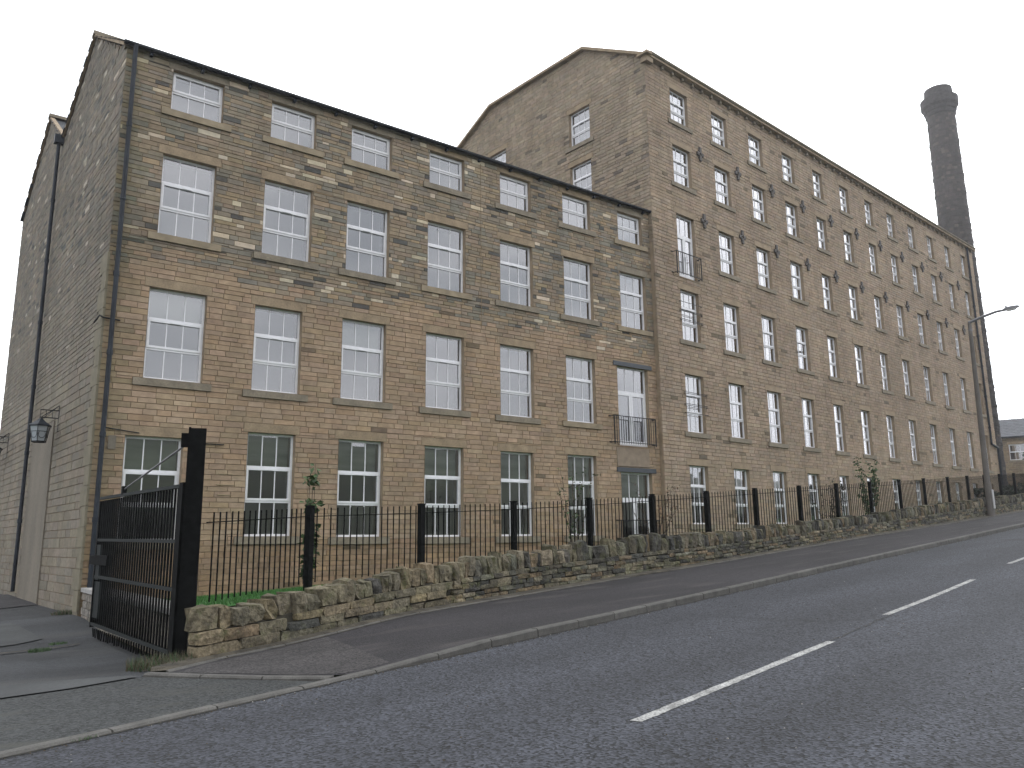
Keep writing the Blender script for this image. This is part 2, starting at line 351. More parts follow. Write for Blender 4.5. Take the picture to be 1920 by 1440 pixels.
# the hillside across the valley behind the camera (it shows in the lower windows)
def build_hill():
    V = []; F = []; nx, ny = 120, 14
    for j in range(ny):
        for i in range(nx):
            x = -420 + i * 7.5; y = -75 - j * 9
            t = min(1, j / 6); hgt = 21.5 * (t*t*(3-2*t)) + 1.1*math.sin(x*.021+1) + .5*math.sin(x*.083+j*.5) + rng.uniform(-.25, .25)
            V.append((x, y, hxy(max(x, -40), y) * .6 + hgt * (1 if j > 0 else 0) - (2.5 if j == 0 else 0)))
    for j in range(ny-1):
        for i in range(nx-1): F.append((j*nx+i, (j+1)*nx+i, (j+1)*nx+i+1, j*nx+i+1))
    put('hill', npmesh('hill', V, F), mat=material('hill_vegetation', (.035, .042, .022), .95, noise=[(.12, 8, .5, 1.5, ONE)]), kind='structure')
build_hill()

kerb = curve_pts(KERB, .4)
def road_sheet():
    n = 300; A = resample(kerb, n); d = np.gradient(A, axis=0); d /= np.linalg.norm(d, axis=1)[:, None]
    B = A + np.c_[d[:, 1], -d[:, 0]] * 12.5
    return strip_mesh('road', A, B, lambda a, b, t: hxy(*(a*(1-t)+b*t)), None, 6)
put('road', road_sheet(), mat=m_road, kind='structure')
def pave_z(x, y): return hxy(x, y) + up_kerb(x) - .004
# footway
tip = (2.30, 9.95)
kb = kerb[(kerb[:, 0] > 3.7) & (kerb[:, 0] < 100)]
kd = np.gradient(kb, axis=0); kd /= np.linalg.norm(kd, axis=1)[:, None]
kin = kb + np.c_[-kd[:, 1], kd[:, 0]] * .12
bk = curve_pts(BACK, .4)
fw_A = np.vstack([[(2.36, 9.78)], [(2.9, 9.05)], [(3.35, 8.45)], [(3.72, 8.12)], kin])
na = 260; fA = resample(fw_A, na); fB = resample(bk, na)
put('pavement', strip_mesh('pavement', fA, fB, lambda a, b, t: pave_z(*(a*(1-t)+b*t)), None, 5), mat=m_pave, kind='structure')
m_oldpave = asphalt('old_footway_asphalt', (.034, .031, .031), .7, streak=((.020, .019, .018), 5), patch=(.75, 1.3))
put('pavement_patch', polysheet('pp', [(2.52, 9.68), (2.9, 9.98), (3.75, 10.34), (4.72, 10.72), (4.60, 9.6), (4.42, 8.32), (3.80, 8.20), (3.42, 8.50), (2.98, 9.10)], lambda x, y: pave_z(x, y) + .004, 12), mat=m_oldpave, kind='structure')
# verge of soil between footway and wall, under the wall too
wl = curve_pts(WALL, .4)
wd_ = np.gradient(wl, axis=0); wd_ /= np.linalg.norm(wd_, axis=1)[:, None]
wback = wl + np.c_[-wd_[:, 1], wd_[:, 0]] * .38
bk2 = np.vstack([[(2.30, 9.97)], bk]); wf2 = np.vstack([[(2.34, 10.1)], [(2.6, 10.75)], wl + np.c_[-wd_[:, 1], wd_[:, 0]] * .15])
m1 = 240; va = resample(bk2, m1); vb = resample(wf2, m1)
put('verge', strip_mesh('verge', va, vb, lambda a, b, t: pave_z(*(a*(1-t)+b*t)) + .008 + .03*math.sin(math.pi*t), None, 3), mat=m_soil, kind='structure')
# garden behind the wall, falling to the foot of the mills
def gz(x, y):
    # t: 0 at fence, 1 at facade
    yf = np.interp(x, [p[0] for p in FENCE], [p[1] for p in FENCE]); t = min(1, max(0, (y - yf) / max(.5, 18 - yf)))
    fac = .47 + .03*(x-5) if x < 19 else hxy(x, 18) + .15
    fen = hxy(x, yf) + (.56 if x < 12 else .45)
    return fen*(1-t) + max(fac, min(fac, fen))*t
gx = np.linspace(2.86, 62, 150)
V = []; F = []
for i, x in enumerate(gx):
    ya = np.interp(x, wback[:, 0], wback[:, 1]) - .05; yb = 18.06 if x < 19.25 else 18.06 + (x-19.25)*.0869
    if x > 50: yb += 6
    for k in range(9):
        y = ya + (yb-ya)*k/8; V.append((x, y, gz(x, y)))
for i in range(len(gx)-1):
    for k in range(8): F.append((i*9+k, (i+1)*9+k, (i+1)*9+k+1, i*9+k+1))
m_lawn = material('lawn', (.032, .12, .018), .95, noise=[(2, 5, .7, 1.25, ONE), (25, 4, .7, 1.3, ONE)], bump=[(60, .8, .02)])
put('lawn', npmesh('lawn', V, F), mat=m_lawn, kind='structure')
def yardz(x, y): return hxy(x, y) - .15*math.exp(-((x-2.3)/1.6)**2)*float(np.interp(y, [10.3, 11.1, 15.2, 17.2], [0, 1, 1, 0]))
# yard left of the gate
def yz(x, y): return hxy(x, y)
yard_pts = [(-14, 4.4), (-6, 6.1), (0.4, 7.9), (0.87, 9.72), (1.47, 9.74), (2.12, 9.84), (2.28, 10.02), (2.62, 10.8), (2.80, 11.2), (2.80, 14.5), (2.75, 18.02), (2.2, 25), (1.9, 31), (-2, 60), (-40, 60), (-40, 4)]
put('yard', polysheet('yard', yard_pts, lambda x, y: yardz(x, y) - .012, 40), mat=m_yard, kind='structure')
cross_pts = [(-14, 3.90), (-6, 5.75), (0.68, 7.33), (1.9, 7.63), (3.55, 8.03), (3.0, 8.78), (2.5, 9.42), (2.2, 9.85), (1.47, 9.70), (0.87, 9.70), (-.8, 9.5), (-5, 8.8), (-14, 6.9)]
put('crossover', polysheet('crossover', cross_pts, lambda x, y: hxy(x, y) - .002), mat=m_cross, kind='structure')
slab_pts = [(-14, 6.95), (-5, 8.85), (-.8, 9.54), (0.87, 9.74), (1.47, 9.74), (2.18, 9.89), (2.06, 10.06), (1.2, 10.45), (-.6, 10.55), (-5, 9.9), (-14, 8.2)]
put('concrete_apron', polysheet('apron', slab_pts, lambda x, y: hxy(x, y) + .006), mat=m_slab, kind='structure')
# raised gutter line across the yard and a lighter repaired patch
for nm, pts, mt, dz in (('yard_patch', [(-3, 13.2), (0.6, 14.4), (1.9, 15.6), (1.6, 17.6), (.2, 17.2), (-3, 15.8)], m_slab, .004),
                        ('drain_channel', [(-6, 11.2), (-1, 12.9), (2.3, 14.6), (2.3, 14.68), (-1, 12.99), (-6, 11.3)], m_soil, .010),
                        ('dark_patch', [(.6, 21), (2.45, 21.5), (2.35, 26), (-1, 26)], m_pave, .004)):
    put(nm, polysheet(nm, pts, lambda x, y, dz=dz: yardz(x, y) + dz, 24), mat=mt, kind='structure')

# kerbs: every stone a part
kerb_root = put('kerb', None, mw=Matrix.Translation((5.37, 8.3, .28)), kind='structure')
def kerb_stone(p, q, zp, zq, wdt, upp, upq, parent, name='kerb_stone', flip=1, x_taper=True):
    p = np.array(p); q = np.array(q); d = (q-p)/np.linalg.norm(q-p); n = np.array([-d[1], d[0]])*flip
    g = .009; p = p + d*g; q = q - d*g; c = .018
    c0 = np.array([.094, .090, .083]) * rng.uniform(.85, 1.12); mb = MB()
    prof = [(0, -.15), (0, None), (c, None), (wdt, None), (wdt, -.15)]
    vs = []
    for (P, z, u) in ((p, zp, upp), (q, zq, upq)):
        for (o, k) in ((0, -.15), (.008, u - .018), (.03, u), (wdt, u), (wdt, -.15)):
            pp = P + n*o; vs.append((pp[0], pp[1], z + k))
    fs = [(0, 5, 6, 1), (1, 6, 7, 2), (2, 7, 8, 3), (3, 8, 9, 4), (0, 1, 2, 3, 4), (9, 8, 7, 6, 5)]
    if flip < 0: fs = [f[::-1] for f in fs]
    mb.add(vs, fs, tuple(c0))
    put(name, mb.mesh(name, True), parent, m_kerb)
kr = curve_pts([p for p in KERB if p[0] > -7 and p[0] < 80], .1)
dd = np.r_[0, np.cumsum(np.linalg.norm(np.diff(kr, axis=0), axis=1))]
npos = np.arange(.35, dd[-1], .915)
KP = np.c_[np.interp(npos, dd, kr[:, 0]), np.interp(npos, dd, kr[:, 1])]
for i in range(len(KP)-1):
    p, q = KP[i], KP[i+1]
    kerb_stone(p, q, hxy(*p), hxy(*q), .125, up_kerb(p[0])+rng.uniform(-.003, .003), up_kerb(q[0])+rng.uniform(-.003, .003), kerb_root)
IK = curve_pts([(2.20, 9.90), (2.62, 9.28), (3.1, 8.62), (3.60, 8.06)], .1)
IK = resample(IK, 4)
for i in range(3):
    kerb_stone(IK[i], IK[i+1], hxy(*IK[i]), hxy(*IK[i+1]), .11, .03, .03, kerb_root)
# back edging
ek = curve_pts([p for p in BACK if p[0] < 45], .1)
ed = np.r_[0, np.cumsum(np.linalg.norm(np.diff(ek, axis=0), axis=1))]; ep = np.arange(0, ed[-1], .915)
EP = np.c_[np.interp(ep, ed, ek[:, 0]), np.interp(ep, ed, ek[:, 1])]
edging = put('pavement_edging', None, mw=Matrix.Translation((2.45, 9.78, .2)), kind='structure')
for i in range(len(EP)-1):
    p, q = EP[i], EP[i+1]
    kerb_stone(p, q, pave_z(*p), pave_z(*q), .05, .022, .022, edging, 'edging_stone')
# centre line marks
markings = put('road_marking', None, mw=Matrix.Translation((5, 4.7, .23)), kind='structure')
for (x0, y0, x1, y1) in [(4.62, 4.70, 8.80, 5.66), (11.18, 6.31, 15.9, 7.20), (18.9, 7.79, 23.0, 8.42), (26.1, 8.9, 30.1, 9.45), (33, 9.85, 37, 10.35), (-2, 3.0, 2.2, 4.05)]:
    d = np.array([x1-x0, y1-y0]); d /= np.linalg.norm(d); n = np.array([-d[1], d[0]])*.05
    k = 70; V = []; F = []
    for i in range(k+1):
        p = np.array([x0, y0])*(1-i/k) + np.array([x1, y1])*i/k
        for s_ in (-1, 1):
            w_ = n*s_*(1 + rng.uniform(-.13, .08)); e = rng.uniform(-.02, .02) if i in (0, k) else 0
            q = p + w_ + d*e; V.append((q[0], q[1], hxy(q[0], q[1]) + .004))
    for i in range(k): F.append((2*i, 2*i+2, 2*i+3, 2*i+1))
    put('dash', npmesh('dash', V, F), markings, m_paint)
# faded mark on the carriageway
V = []; F = []
for k in range(14):
    a = rng.uniform(0, 6.28); cx = 7.72 + rng.uniform(-.22, .22); cy = 3.12 + rng.uniform(-.05, .05); n0 = len(V)
    for j in range(4):
        b = a + j*1.57; V.append((cx + .035*math.cos(b), cy + .02*math.sin(b), hxy(cx, cy) + .004 + k*.0002))
    F.append((n0, n0+1, n0+2, n0+3))
put('faded_mark', npmesh('faded', V, F), markings, material('worn_paint', (.2, .2, .2), .9))

m_tar = material('tar_seam', (.011, .011, .012), .6, noise=[(9, 4, .6, 1.5, ONE)])
V = []; F = []; k = 60
for i in range(k+1):
    t_ = i/k; x = 8.85 + 2.5*t_; y = 5.70 + .58*t_ + rng.normal(0, .012); w_ = .03*rng.uniform(.1, 1.0)*(1-t_*.6)
    V += [(x, y-w_, hxy(x, y)+.004), (x, y+w_, hxy(x, y)+.004)]
for i in range(k): F.append((2*i, 2*i+2, 2*i+3, 2*i+1))
put('tar_seam', npmesh('tar', V, F), mat=m_tar, kind='structure')
V = []; F = []; kk = 400
for i in range(kk+1):
    d_ = dd[-1]*.75*i/kk; x = np.interp(d_, dd, kr[:, 0]); y = np.interp(d_, dd, kr[:, 1]); w_ = .035*rng.uniform(.5, 1.5)
    V += [(x, y-.001, hxy(x, y)+.005), (x+.22*w_, y-w_, hxy(x, y-w_)+.004)]
for i in range(kk): F.append((2*i+1, 2*i+3, 2*i+2, 2*i))
put('gutter_dirt', npmesh('gutter_dirt', V, F), mat=material('gutter_dirt', (.016, .015, .011), .95, noise=[(12, 5, .5, 1.6, ONE)]), kind='structure')
V = []; F = []; C = []
for _ in range(5200):   # grit and leaf litter along the kerb and loose chippings on the road
    if rng.random() < .75:
        d_ = rng.uniform(3, dd[-1]*.6); x = np.interp(d_, dd, kr[:, 0]); y = np.interp(d_, dd, kr[:, 1]) - abs(rng.normal(0, .05)) - .005
    else: x = rng.uniform(1, 22); y = rng.uniform(1, np.interp(x, kr[:, 0], kr[:, 1]) - .1)
    if x < 1 and y < 5: continue
    r_ = rng.uniform(.004, .012); z = hxy(x, y) + .001; a = rng.uniform(0, 6.28); n0 = len(V)
    V += [(x + r_*math.cos(a+q), y + r_*math.sin(a+q), z) for q in (0, 2.1, 4.2)] + [(x, y, z + r_*.8)]
    F += [(n0, n0+1, n0+3), (n0+1, n0+2, n0+3), (n0+2, n0, n0+3)]; u = rng.random(); C += [(.30, .29, .27) if u < .08 else (.07, .055, .035) if u < .5 else (.05, .05, .05)]*4
put('road_grit', npmesh('grit', V, F, np.array(C)), mat=material('grit', attr=True), kind='stuff', label='loose grit and leaf litter in the gutter along the kerb', category='grit')

# ------------------------------------------------------------------ masonry
def sub_rects(rects, holes):
    out_ = []
    for (x0, x1, z0, z1) in rects:
        cur = [(x0, x1, z0, z1)]
        for (a, b, c, d) in holes:
            nxt = []
            for (p, q, r, s) in cur:
                if b <= p or a >= q or d <= r or c >= s: nxt.append((p, q, r, s)); continue
                if c > r: nxt.append((p, q, r, c))
                if d < s: nxt.append((p, q, d, s))
                zz0, zz1 = max(r, c), min(s, d)
                if a > p: nxt.append((p, a, zz0, zz1))
                if b < q: nxt.append((b, q, zz0, zz1))
            cur = nxt
        out_ += cur
    return [r for r in out_ if r[1]-r[0] > .03 and r[3]-r[2] > .022]
def lay(length, z0, profile, holes, course, slen, joint, zmin=None):
    """profile(x)->top z ; course(z)->height ; slen(z)->length ; returns rects"""
    rects = []; z = z0
    while z < max(profile(x) for x in np.linspace(0, length, 40)):
        hc = course(z); x = -rng.uniform(0, .3)
        hol = [h for h in holes if h[3] > z and h[2] < z + hc]
        row = []
        while x < length:
            l = slen(z); a, b = max(0, x), min(length, x + l); x += l
            if b - a < .04: continue
            top = min(z + hc, profile((a+b)/2))
            if top - z < .03: continue
            row.append((a, b, z, top))
        rects += sub_rects(row, hol) if hol else row
        z += hc
    j = joint/2
    jx = j*.5
    return [(a+jx, b-jx, c+j, d-j) for (a, b, c, d) in rects if b-a > joint+.02 and d-c > joint+.012]
def stones_mesh(name, rects, cols, proud=(.004, .02), bev=.008, depth=.05):
    Rr = np.array(rects); n = len(Rr); P = rng.uniform(proud[0], proud[1], n)
    P4 = P[:, None] + rng.uniform(-.003, .003, (n, 4))
    bx = np.minimum(bev, (Rr[:, 1]-Rr[:, 0])*.2); bz = np.minimum(bev, (Rr[:, 3]-Rr[:, 2])*.2)
    V = np.zeros((n, 8, 3), np.float32)
    X = [Rr[:, 0], Rr[:, 1], Rr[:, 1], Rr[:, 0]]; Z = [Rr[:, 2], Rr[:, 2], Rr[:, 3], Rr[:, 3]]
    sx = [1, -1, -1, 1]; sz = [1, 1, -1, -1]
    for k in range(4):
        V[:, k, 0] = X[k] + sx[k]*bx; V[:, k, 2] = Z[k] + sz[k]*bz; V[:, k, 1] = -P4[:, k]
        V[:, 4+k, 0] = X[k]; V[:, 4+k, 2] = Z[k]; V[:, 4+k, 1] = depth - P
    base = np.arange(n)[:, None, None]*8
    F = np.array([(0, 1, 2, 3), (0, 4, 5, 1), (1, 5, 6, 2), (2, 6, 7, 3), (3, 7, 4, 0)])[None] + base
    C = np.repeat(np.array(cols, np.float32), 8, axis=0)
    return npmesh(name, V.reshape(-1, 3), F.reshape(-1, 4), C)
def backing(name, length, z0, brk, profile, openings, depth=.5, y=.012):
    """wall core with real openings and reveals; brk: extra x break points"""
    xs = sorted(set([0, length] + list(brk) + [o[0] for o in openings] + [o[1] for o in openings]))
    mb = MB()
    for a, b in zip(xs[:-1], xs[1:]):
        if b - a < 1e-6: continue
        cuts = sorted([(o[2], o[3]) for o in openings if o[0] <= a + 1e-6 and o[1] >= b - 1e-6])
        z = z0
        for (c, d) in cuts:
            if c > z: mb.add([(a, y, z), (b, y, z), (b, y, c), (a, y, c)], [(0, 1, 2, 3)])
            z = d
        mb.add([(a, y, z), (b, y, z), (b, y, profile(b-1e-5)), (a, y, profile(a+1e-5))], [(0, 1, 2, 3)])
        # inner leaf
        z = z0
        for (c, d) in cuts:
            if c > z: mb.add([(a, depth, z), (b, depth, z), (b, depth, c), (a, depth, c)], [(3, 2, 1, 0)])
            z = d
        mb.add([(a, depth, z), (b, depth, z), (b, depth, profile(b-1e-5)), (a, depth, profile(a+1e-5))], [(3, 2, 1, 0)])
    for (a, b, c, d) in openings:
        mb.add([(a, -.004, c), (a, depth, c), (a, depth, d), (a, -.004, d)], [(0, 1, 2, 3)])
        mb.add([(b, -.004, c), (b, depth, c), (b, depth, d), (b, -.004, d)], [(3, 2, 1, 0)])
        mb.add([(a, -.004, d), (b, -.004, d), (b, depth, d), (a, depth, d)], [(0, 1, 2, 3)])
        mb.add([(a, -.004, c), (b, -.004, c), (b, depth, c), (a, depth, c)], [(3, 2, 1, 0)])
    return mb.mesh(name)
def jit(c, a=.12):
    k = rng.uniform(1-a, 1+a); return (c[0]*k*rng.uniform(.96, 1.04), c[1]*k, c[2]*k*rng.uniform(.95, 1.05))
BUFF = [(.338, .248, .168), (.326, .240, .165), (.346, .254, .174), (.316, .230, .154), (.336, .242, .158)]
MIX = [(.27, .215, .152), (.25, .205, .15), (.235, .20, .152), (.285, .22, .145), (.205, .188, .152), (.28, .225, .162), (.26, .20, .14), (.225, .20, .16)]
def col_buff(r):
    u = rng.random()
    if u < .012: return jit((.16, .12, .08))
    return jit(BUFF[rng.integers(len(BUFF))], .10)
def col_mix(r):
    u = rng.random()
    if u < .04: return jit((.52, .44, .33), .1)
    if u < .09: return jit((.095, .09, .08), .2)
    if u < .16: return jit((.33, .25, .16), .12)
    return jit(MIX[rng.integers(len(MIX))], .12)
def project(P):
    v = P - CAM; d = v.dot(W_); return 960 + 1500*v.dot(R_)/d, 720 - 1500*v.dot(U_)/d, d
def place_stones(rects, cols, mw, parent, mat, n_parts, name, proud, bev, visible=None):
    """the n_parts stones that show largest become objects of their own, the rest one stuff part"""
    area = []
    for (a, b, c, d) in rects:
        P0 = mw @ Vector((a, 0, c)); P1 = mw @ Vector((b, 0, c)); P2 = mw @ Vector((a, 0, d))
        p0, p1, p2 = project(P0), project(P1), project(P2)
        if min(p0[2], p1[2]) < .5 or not (0 < p0[0] < 1920 and 0 < p0[1] < 1440): area.append(0); continue
        ar = abs((p1[0]-p0[0])*(p2[1]-p0[1]) - (p1[1]-p0[1])*(p2[0]-p0[0]))
        area.append(ar if (visible is None or visible(p0[0], p0[1])) else 0)
    order = np.argsort(area)[::-1]
    top = set(order[:n_parts].tolist())
    rest = [i for i in range(len(rects)) if i not in top]
    if rest:
        me = stones_mesh(name, [rects[i] for i in rest], [cols[i] for i in rest], proud, bev)
        put(name + 'work', me, parent, mat, mw, kind='stuff')
    for i in order[:n_parts]:
        a, b, c, d = rects[i]
        me = stones_mesh(name, [(0, b-a, 0, d-c)], [cols[i]], proud, bev)
        put(name, me, parent, mat, mw @ Matrix.Translation((a, 0, c)))

# ------------------------------------------------------------------ windows
_cache = {}
def cached(key, fn):
    if key not in _cache: _cache[key] = fn()
    return _cache[key]
def frame_mesh(wd, ht, style):
    """white frame; origin at the lower left of the opening, y into the wall; returns mesh and pane rects"""
    mb = MB(); f = .05; Y0, Y1 = 0, .07
    def bar(x0, x1, z0, z1, y0=Y0, y1=Y1): mb.box((x0, y0, z0), (x1, y1, z1))
    bar(0, f, 0, ht); bar(wd-f, wd, 0, ht); bar(f, wd-f, 0, f); bar(f, wd-f, ht-f, ht)
    panes = []
    def light(x0, x1, z0, z1, cols=3, sash=False, split=True):
        s = .05 if sash else 0
        if sash:
            a, b, c, d = x0-.012, x1+.012, z0-.012, z1+.012
            bar(a, a+s, c, d, -.018, .05); bar(b-s, b, c, d, -.018, .05); bar(a+s, b-s, c, c+s, -.018, .05); bar(a+s, b-s, d-s, d, -.018, .05)
            x0, x1, z0, z1 = a+s, b-s, c+s, d-s
        wdt = (x1-x0)/cols
        for k in range(1, cols): bar(x0+wdt*k-.011, x0+wdt*k+.011, z0, z1, .012, .034)
        if split:
            for k in range(cols): panes.append((x0+wdt*k, x0+wdt*(k+1), z0, z1))
        else: panes.append((x0, x1, z0, z1))
    sp = not style.endswith('_s')
    st = style.replace('_s', '')
    if st == 'three':
        z1, z2 = ht*.335, ht*.665; t = .03
        bar(f, wd-f, z1-t, z1+t); bar(f, wd-f, z2-t, z2+t)
        light(f, wd-f, f, z1-t, split=sp); light(f, wd-f, z1+t, z2-t, sash=True, split=sp); light(f, wd-f, z2+t, ht-f, split=sp)
        mb.box((wd*.42, -.04, z2-t-.035), (wd*.58, -.018, z2-t-.015))
    elif st == 'two':
        z1 = ht*.50; t = .03
        bar(f, wd-f, z1-t, z1+t)
        light(f, wd-f, f, z1-t, split=sp); light(f, wd-f, z1+t, ht-f, sash=True, split=sp)
    elif st == 'door':
        z1 = ht*.68; t = .035; bar(f, wd-f, z1-t, z1+t)
        light(f, wd-f, z1+t, ht-f, split=sp)
        m = wd/2
        for a, b in ((f, m-.005), (m+.005, wd-f)):
            s = .075
            bar(a, a+s, f, z1-t, -.012, .055); bar(b-s, b, f, z1-t, -.012, .055); bar(a+s, b-s, f, f+.12, -.012, .055); bar(a+s, b-s, z1-t-s, z1-t, -.012, .055)
            panes.append((a+s, b-s, f+.12, z1-t-s))
        mb.box((m-.035, -.05, ht*.30), (m-.02, -.012, ht*.36)); mb.box((m+.02, -.05, ht*.30), (m+.035, -.012, ht*.36))
    return mb.mesh('frame'), panes
def pane_mesh(w_, h_):
    return npmesh('pane', [(0, .026, 0), (w_, .026, 0), (w_, .026, h_), (0, .026, h_)], [(0, 1, 2, 3)])
def curtain_mesh(w_, h_, side):
    V = []; F = []; n = 14
    for i in range(n+1):
        x = w_*i/n; y = .02*math.sin(i*1.2)
        V += [(x, y, 0), (x, y*.6, h_)]
    for i in range(n): F.append((2*i, 2*i+2, 2*i+3, 2*i+1))
    return npmesh('curtain', V, F, smooth=True)
def box_mesh(a, b):
    mb = MB(); mb.box(a, b); return mb.mesh()
def bev_slab(x0, x1, y0, y1, z0, z1, weather=.012):
    mb = MB()
    mb.add([(x0,y0,z0),(x1,y0,z0),(x1,y1,z0),(x0,y1,z0),(x0,y0,z1-weather),(x1,y0,z1-weather),(x1,y1,z1),(x0,y1,z1)],
           [(0,3,2,1),(4,5,6,7),(0,1,5,4),(1,2,6,5),(2,3,7,6),(3,0,4,7)]); return mb.mesh('slab')
def window(parent, mw, x0, x1, z0, z1, style, recess=.12, sill=True, lintel='flush', curtain=0, trim=None, sillx=.2, silltone=None, blind=0, blind_mat=None):
    wd, ht = round(x1-x0, 2), round(z1-z0, 2)
    fm, panes = cached(('f', wd, ht, style), lambda: frame_mesh(wd, ht, style))
    MW = mw @ Matrix.Translation((x0, recess, z0))
    o = put('window' if 'door' not in style else 'french_door', fm, parent, m_white, MW)
    for (a, b, c, d) in panes:
        pm = cached(('p', round(b-a, 3), round(d-c, 3)), lambda: pane_mesh(b-a, d-c))
        T = Matrix.Translation((a, 0, c)) @ Matrix.Rotation(random.gauss(0, .0022), 4, 'Z') @ Matrix.Rotation(random.gauss(0, .0022), 4, 'X')
        put('pane', pm, o, m_glass, MW @ T)
    if sill:
        sm = cached(('s', wd, sillx), lambda: bev_slab(-sillx, wd+sillx, -.055-recess, .0, -.17, -.002))
        put('sill', sm, o, silltone or m_trim_grey, MW)
    if lintel == 'flush':
        lm = cached(('l', wd), lambda: box_mesh((-.10, -.006-recess, .003), (wd+.10, .02, .205)))
        put('lintel', lm, o, trim or m_trim, MW @ Matrix.Translation((0, 0, ht)))
    elif lintel == 'steel':
        lm = box_mesh((-.17, -.03-recess, .003), (wd+.19, .03-recess, .14)); put('lintel', lm, o, m_steel, MW @ Matrix.Translation((0, 0, ht)))
    if blind:
        bm_ = cached(('b', wd, round(ht, 2), blind), lambda: box_mesh((.05, .20, ht*(1-blind)-.02), (wd-.05, .212, ht-.03)))
        put('blind', bm_, o, m_blind if blind_mat is None else blind_mat, MW)
    if curtain:
        cw = wd*random.uniform(.2, .36)
        cm = cached(('c', round(cw, 1), ht), lambda: curtain_mesh(round(cw, 1), ht-.1, 1))
        put('curtain', cm, o, m_curtain, MW @ Matrix.Translation((.04, .22, .05)))
        if curtain > 1: put('curtain', cm, o, m_curtain, MW @ Matrix.Translation((wd-.04-round(cw, 1), .22, .05)))
    return o
def railing(parent, mw, x0, x1, z0, z1, out_=.10, sp=.10, name='balcony_rail'):
    mb = MB(); y = -out_
    mb.box((x0, y-.012, z1-.025), (x1, y+.012, z1)); mb.box((x0, y-.012, z0+.04), (x1, y+.012, z0+.06))
    n = int((x1-x0)/sp)
    for i in range(n+1):
        x = x0 + (x1-x0)*i/n; t = .014 if i in (0, n) else .006
        mb.box((x-t, y-t, z0-(.02 if i in (0, n) else 0)), (x+t, y+t, z1+.0))
    for x in (x0, x1):
        for z in (z0+.05, z1-.012): mb.box((x-.01, y, z-.01), (x+.01, .0, z+.01)); mb.box((x-.09 if x == x0 else x, -.03, z-.015), (x if x == x0 else x+.09, -.005, z+.015))
    put(name, mb.mesh(), parent, m_iron, mw)

# ------------------------------------------------------------------ mill A: four storeys, on the left
A0 = Vector((2.74, 18.0, .30))
mA = Matrix(((1, 0, 0, 2.74), (0, 1, 0, 18.0), (0, 0, 1, 0), (0, 0, 0, 1)))
millA = empty('stone_mill', A0, 'four-storey mill with wide white windows and patchwork rubble stone above, left of the taller mill', 'mill')
ZA = {4: (11.26, 12.30), 3: (8.30, 10.17), 2: (5.03, 7.05), 1: (1.70, 4.03)}
XA = [(3.65, 4.78), (5.95, 7.08), (8.10, 9.26), (10.46, 11.61), (12.86, 14.00), (15.28, 16.41), (17.65, 18.78)]
winA = []
TAB = {(1, 1): (0.60, 1.75, 1.66, 3.83), (1, 2): (0.85, 2.06, 5.07, 7.09), (1, 3): (0.92, 2.09, 8.33, 10.23), (1, 4): (1.00, 2.16, 11.33, 12.34), (2, 1): (3.14, 4.25, 1.74, 4.07), (2, 2): (3.16, 4.30, 5.04, 7.07), (2, 3): (3.24, 4.45, 8.35, 10.24), (2, 4): (3.32, 4.48, 11.35, 12.34), (3, 1): (5.34, 6.54, 1.71, 4.05), (3, 2): (5.35, 6.56, 5.05, 7.09), (3, 3): (5.39, 6.6, 8.36, 10.24), (3, 4): (5.46, 6.64, 11.36, 12.35), (4, 1): (7.74, 8.93, 1.69, 4.03), (4, 2): (7.75, 8.95, 5.04, 7.08), (4, 3): (7.78, 9.0, 8.36, 10.26), (4, 4): (7.82, 8.97, 11.36, 12.35), (5, 1): (10.16, 11.31, 1.69, 4.02), (5, 2): (10.18, 11.37, 5.03, 7.08), (5, 3): (10.21, 11.4, 8.36, 10.24), (5, 4): (10.23, 11.37, 11.33, 12.35), (6, 1): (12.59, 13.72, 1.69, 4.05), (6, 2): (12.62, 13.79, 5.05, 7.07), (6, 3): (12.63, 13.82, 8.33, 10.22), (6, 4): (12.64, 13.79, 11.3, 12.33), (7, 3): (15.02, 16.2, 8.33, 10.2), (7, 4): (15.02, 16.14, 11.28, 12.30), (7, 2): (14.74, 16.10, 4.45, 7.00), (7, 1): (14.74, 16.10, 1.05, 3.62)}
for (c_, r_), (a_, b_, z0_, z1_) in TAB.items():
    dr = (c_ == 7 and r_ <= 2)
    winA.append((a_, b_, z0_, z1_, 'door' if dr else 'two' if r_ == 4 else 'three', 'steel' if dr else 'flush', r_, c_-1))
LA = 16.51; TOPA = 12.53
holesA = []
for (a, b, c, d, st, lt, r, ci) in winA:
    holesA.append((a, b, c, d)); holesA.append((a-.10, b+.10, d, d+.21))
    if st != 'door': holesA.append((a-.2, b+.2, c-.172, c))
bnd = lambda: 7.52 + rng.uniform(-.03, .03)
rectsA = lay(LA, .05, lambda x: TOPA, holesA,
             lambda z: rng.uniform(.10, .138) if z < 7.45 else rng.uniform(.075, .135),
             lambda z: rng.uniform(.24, .52) if z < 7.45 else rng.uniform(.16, .52), .0055)
colsA = []
for rct in rectsA:
    zc = (rct[2]+rct[3])/2; xc = (rct[0]+rct[1])/2
    up = zc > 7.62 + .18*math.sin(xc*1.1) + rng.uniform(-.25, .25)
    c_ = col_mix(rct) if up else col_buff(rct)
    if zc < 1.6: c_ = tuple(np.array(c_)*np.array((.95, .90, .85))*rng.uniform(.8, 1))
    if xc < .45: c_ = tuple(np.array(c_)*np.array((.80, .84, .78)))
    colsA.append(c_)
put('wall', backing('wall', LA, -.2, [], lambda x: TOPA, [(a, b, c, d) for (a, b, c, d, *_) in winA]), millA, m_mortarA, mA)
place_stones(rectsA, colsA, mA, millA, m_stone, 300, 'stone', (.001, .009), .005, lambda x, y: x > 130)
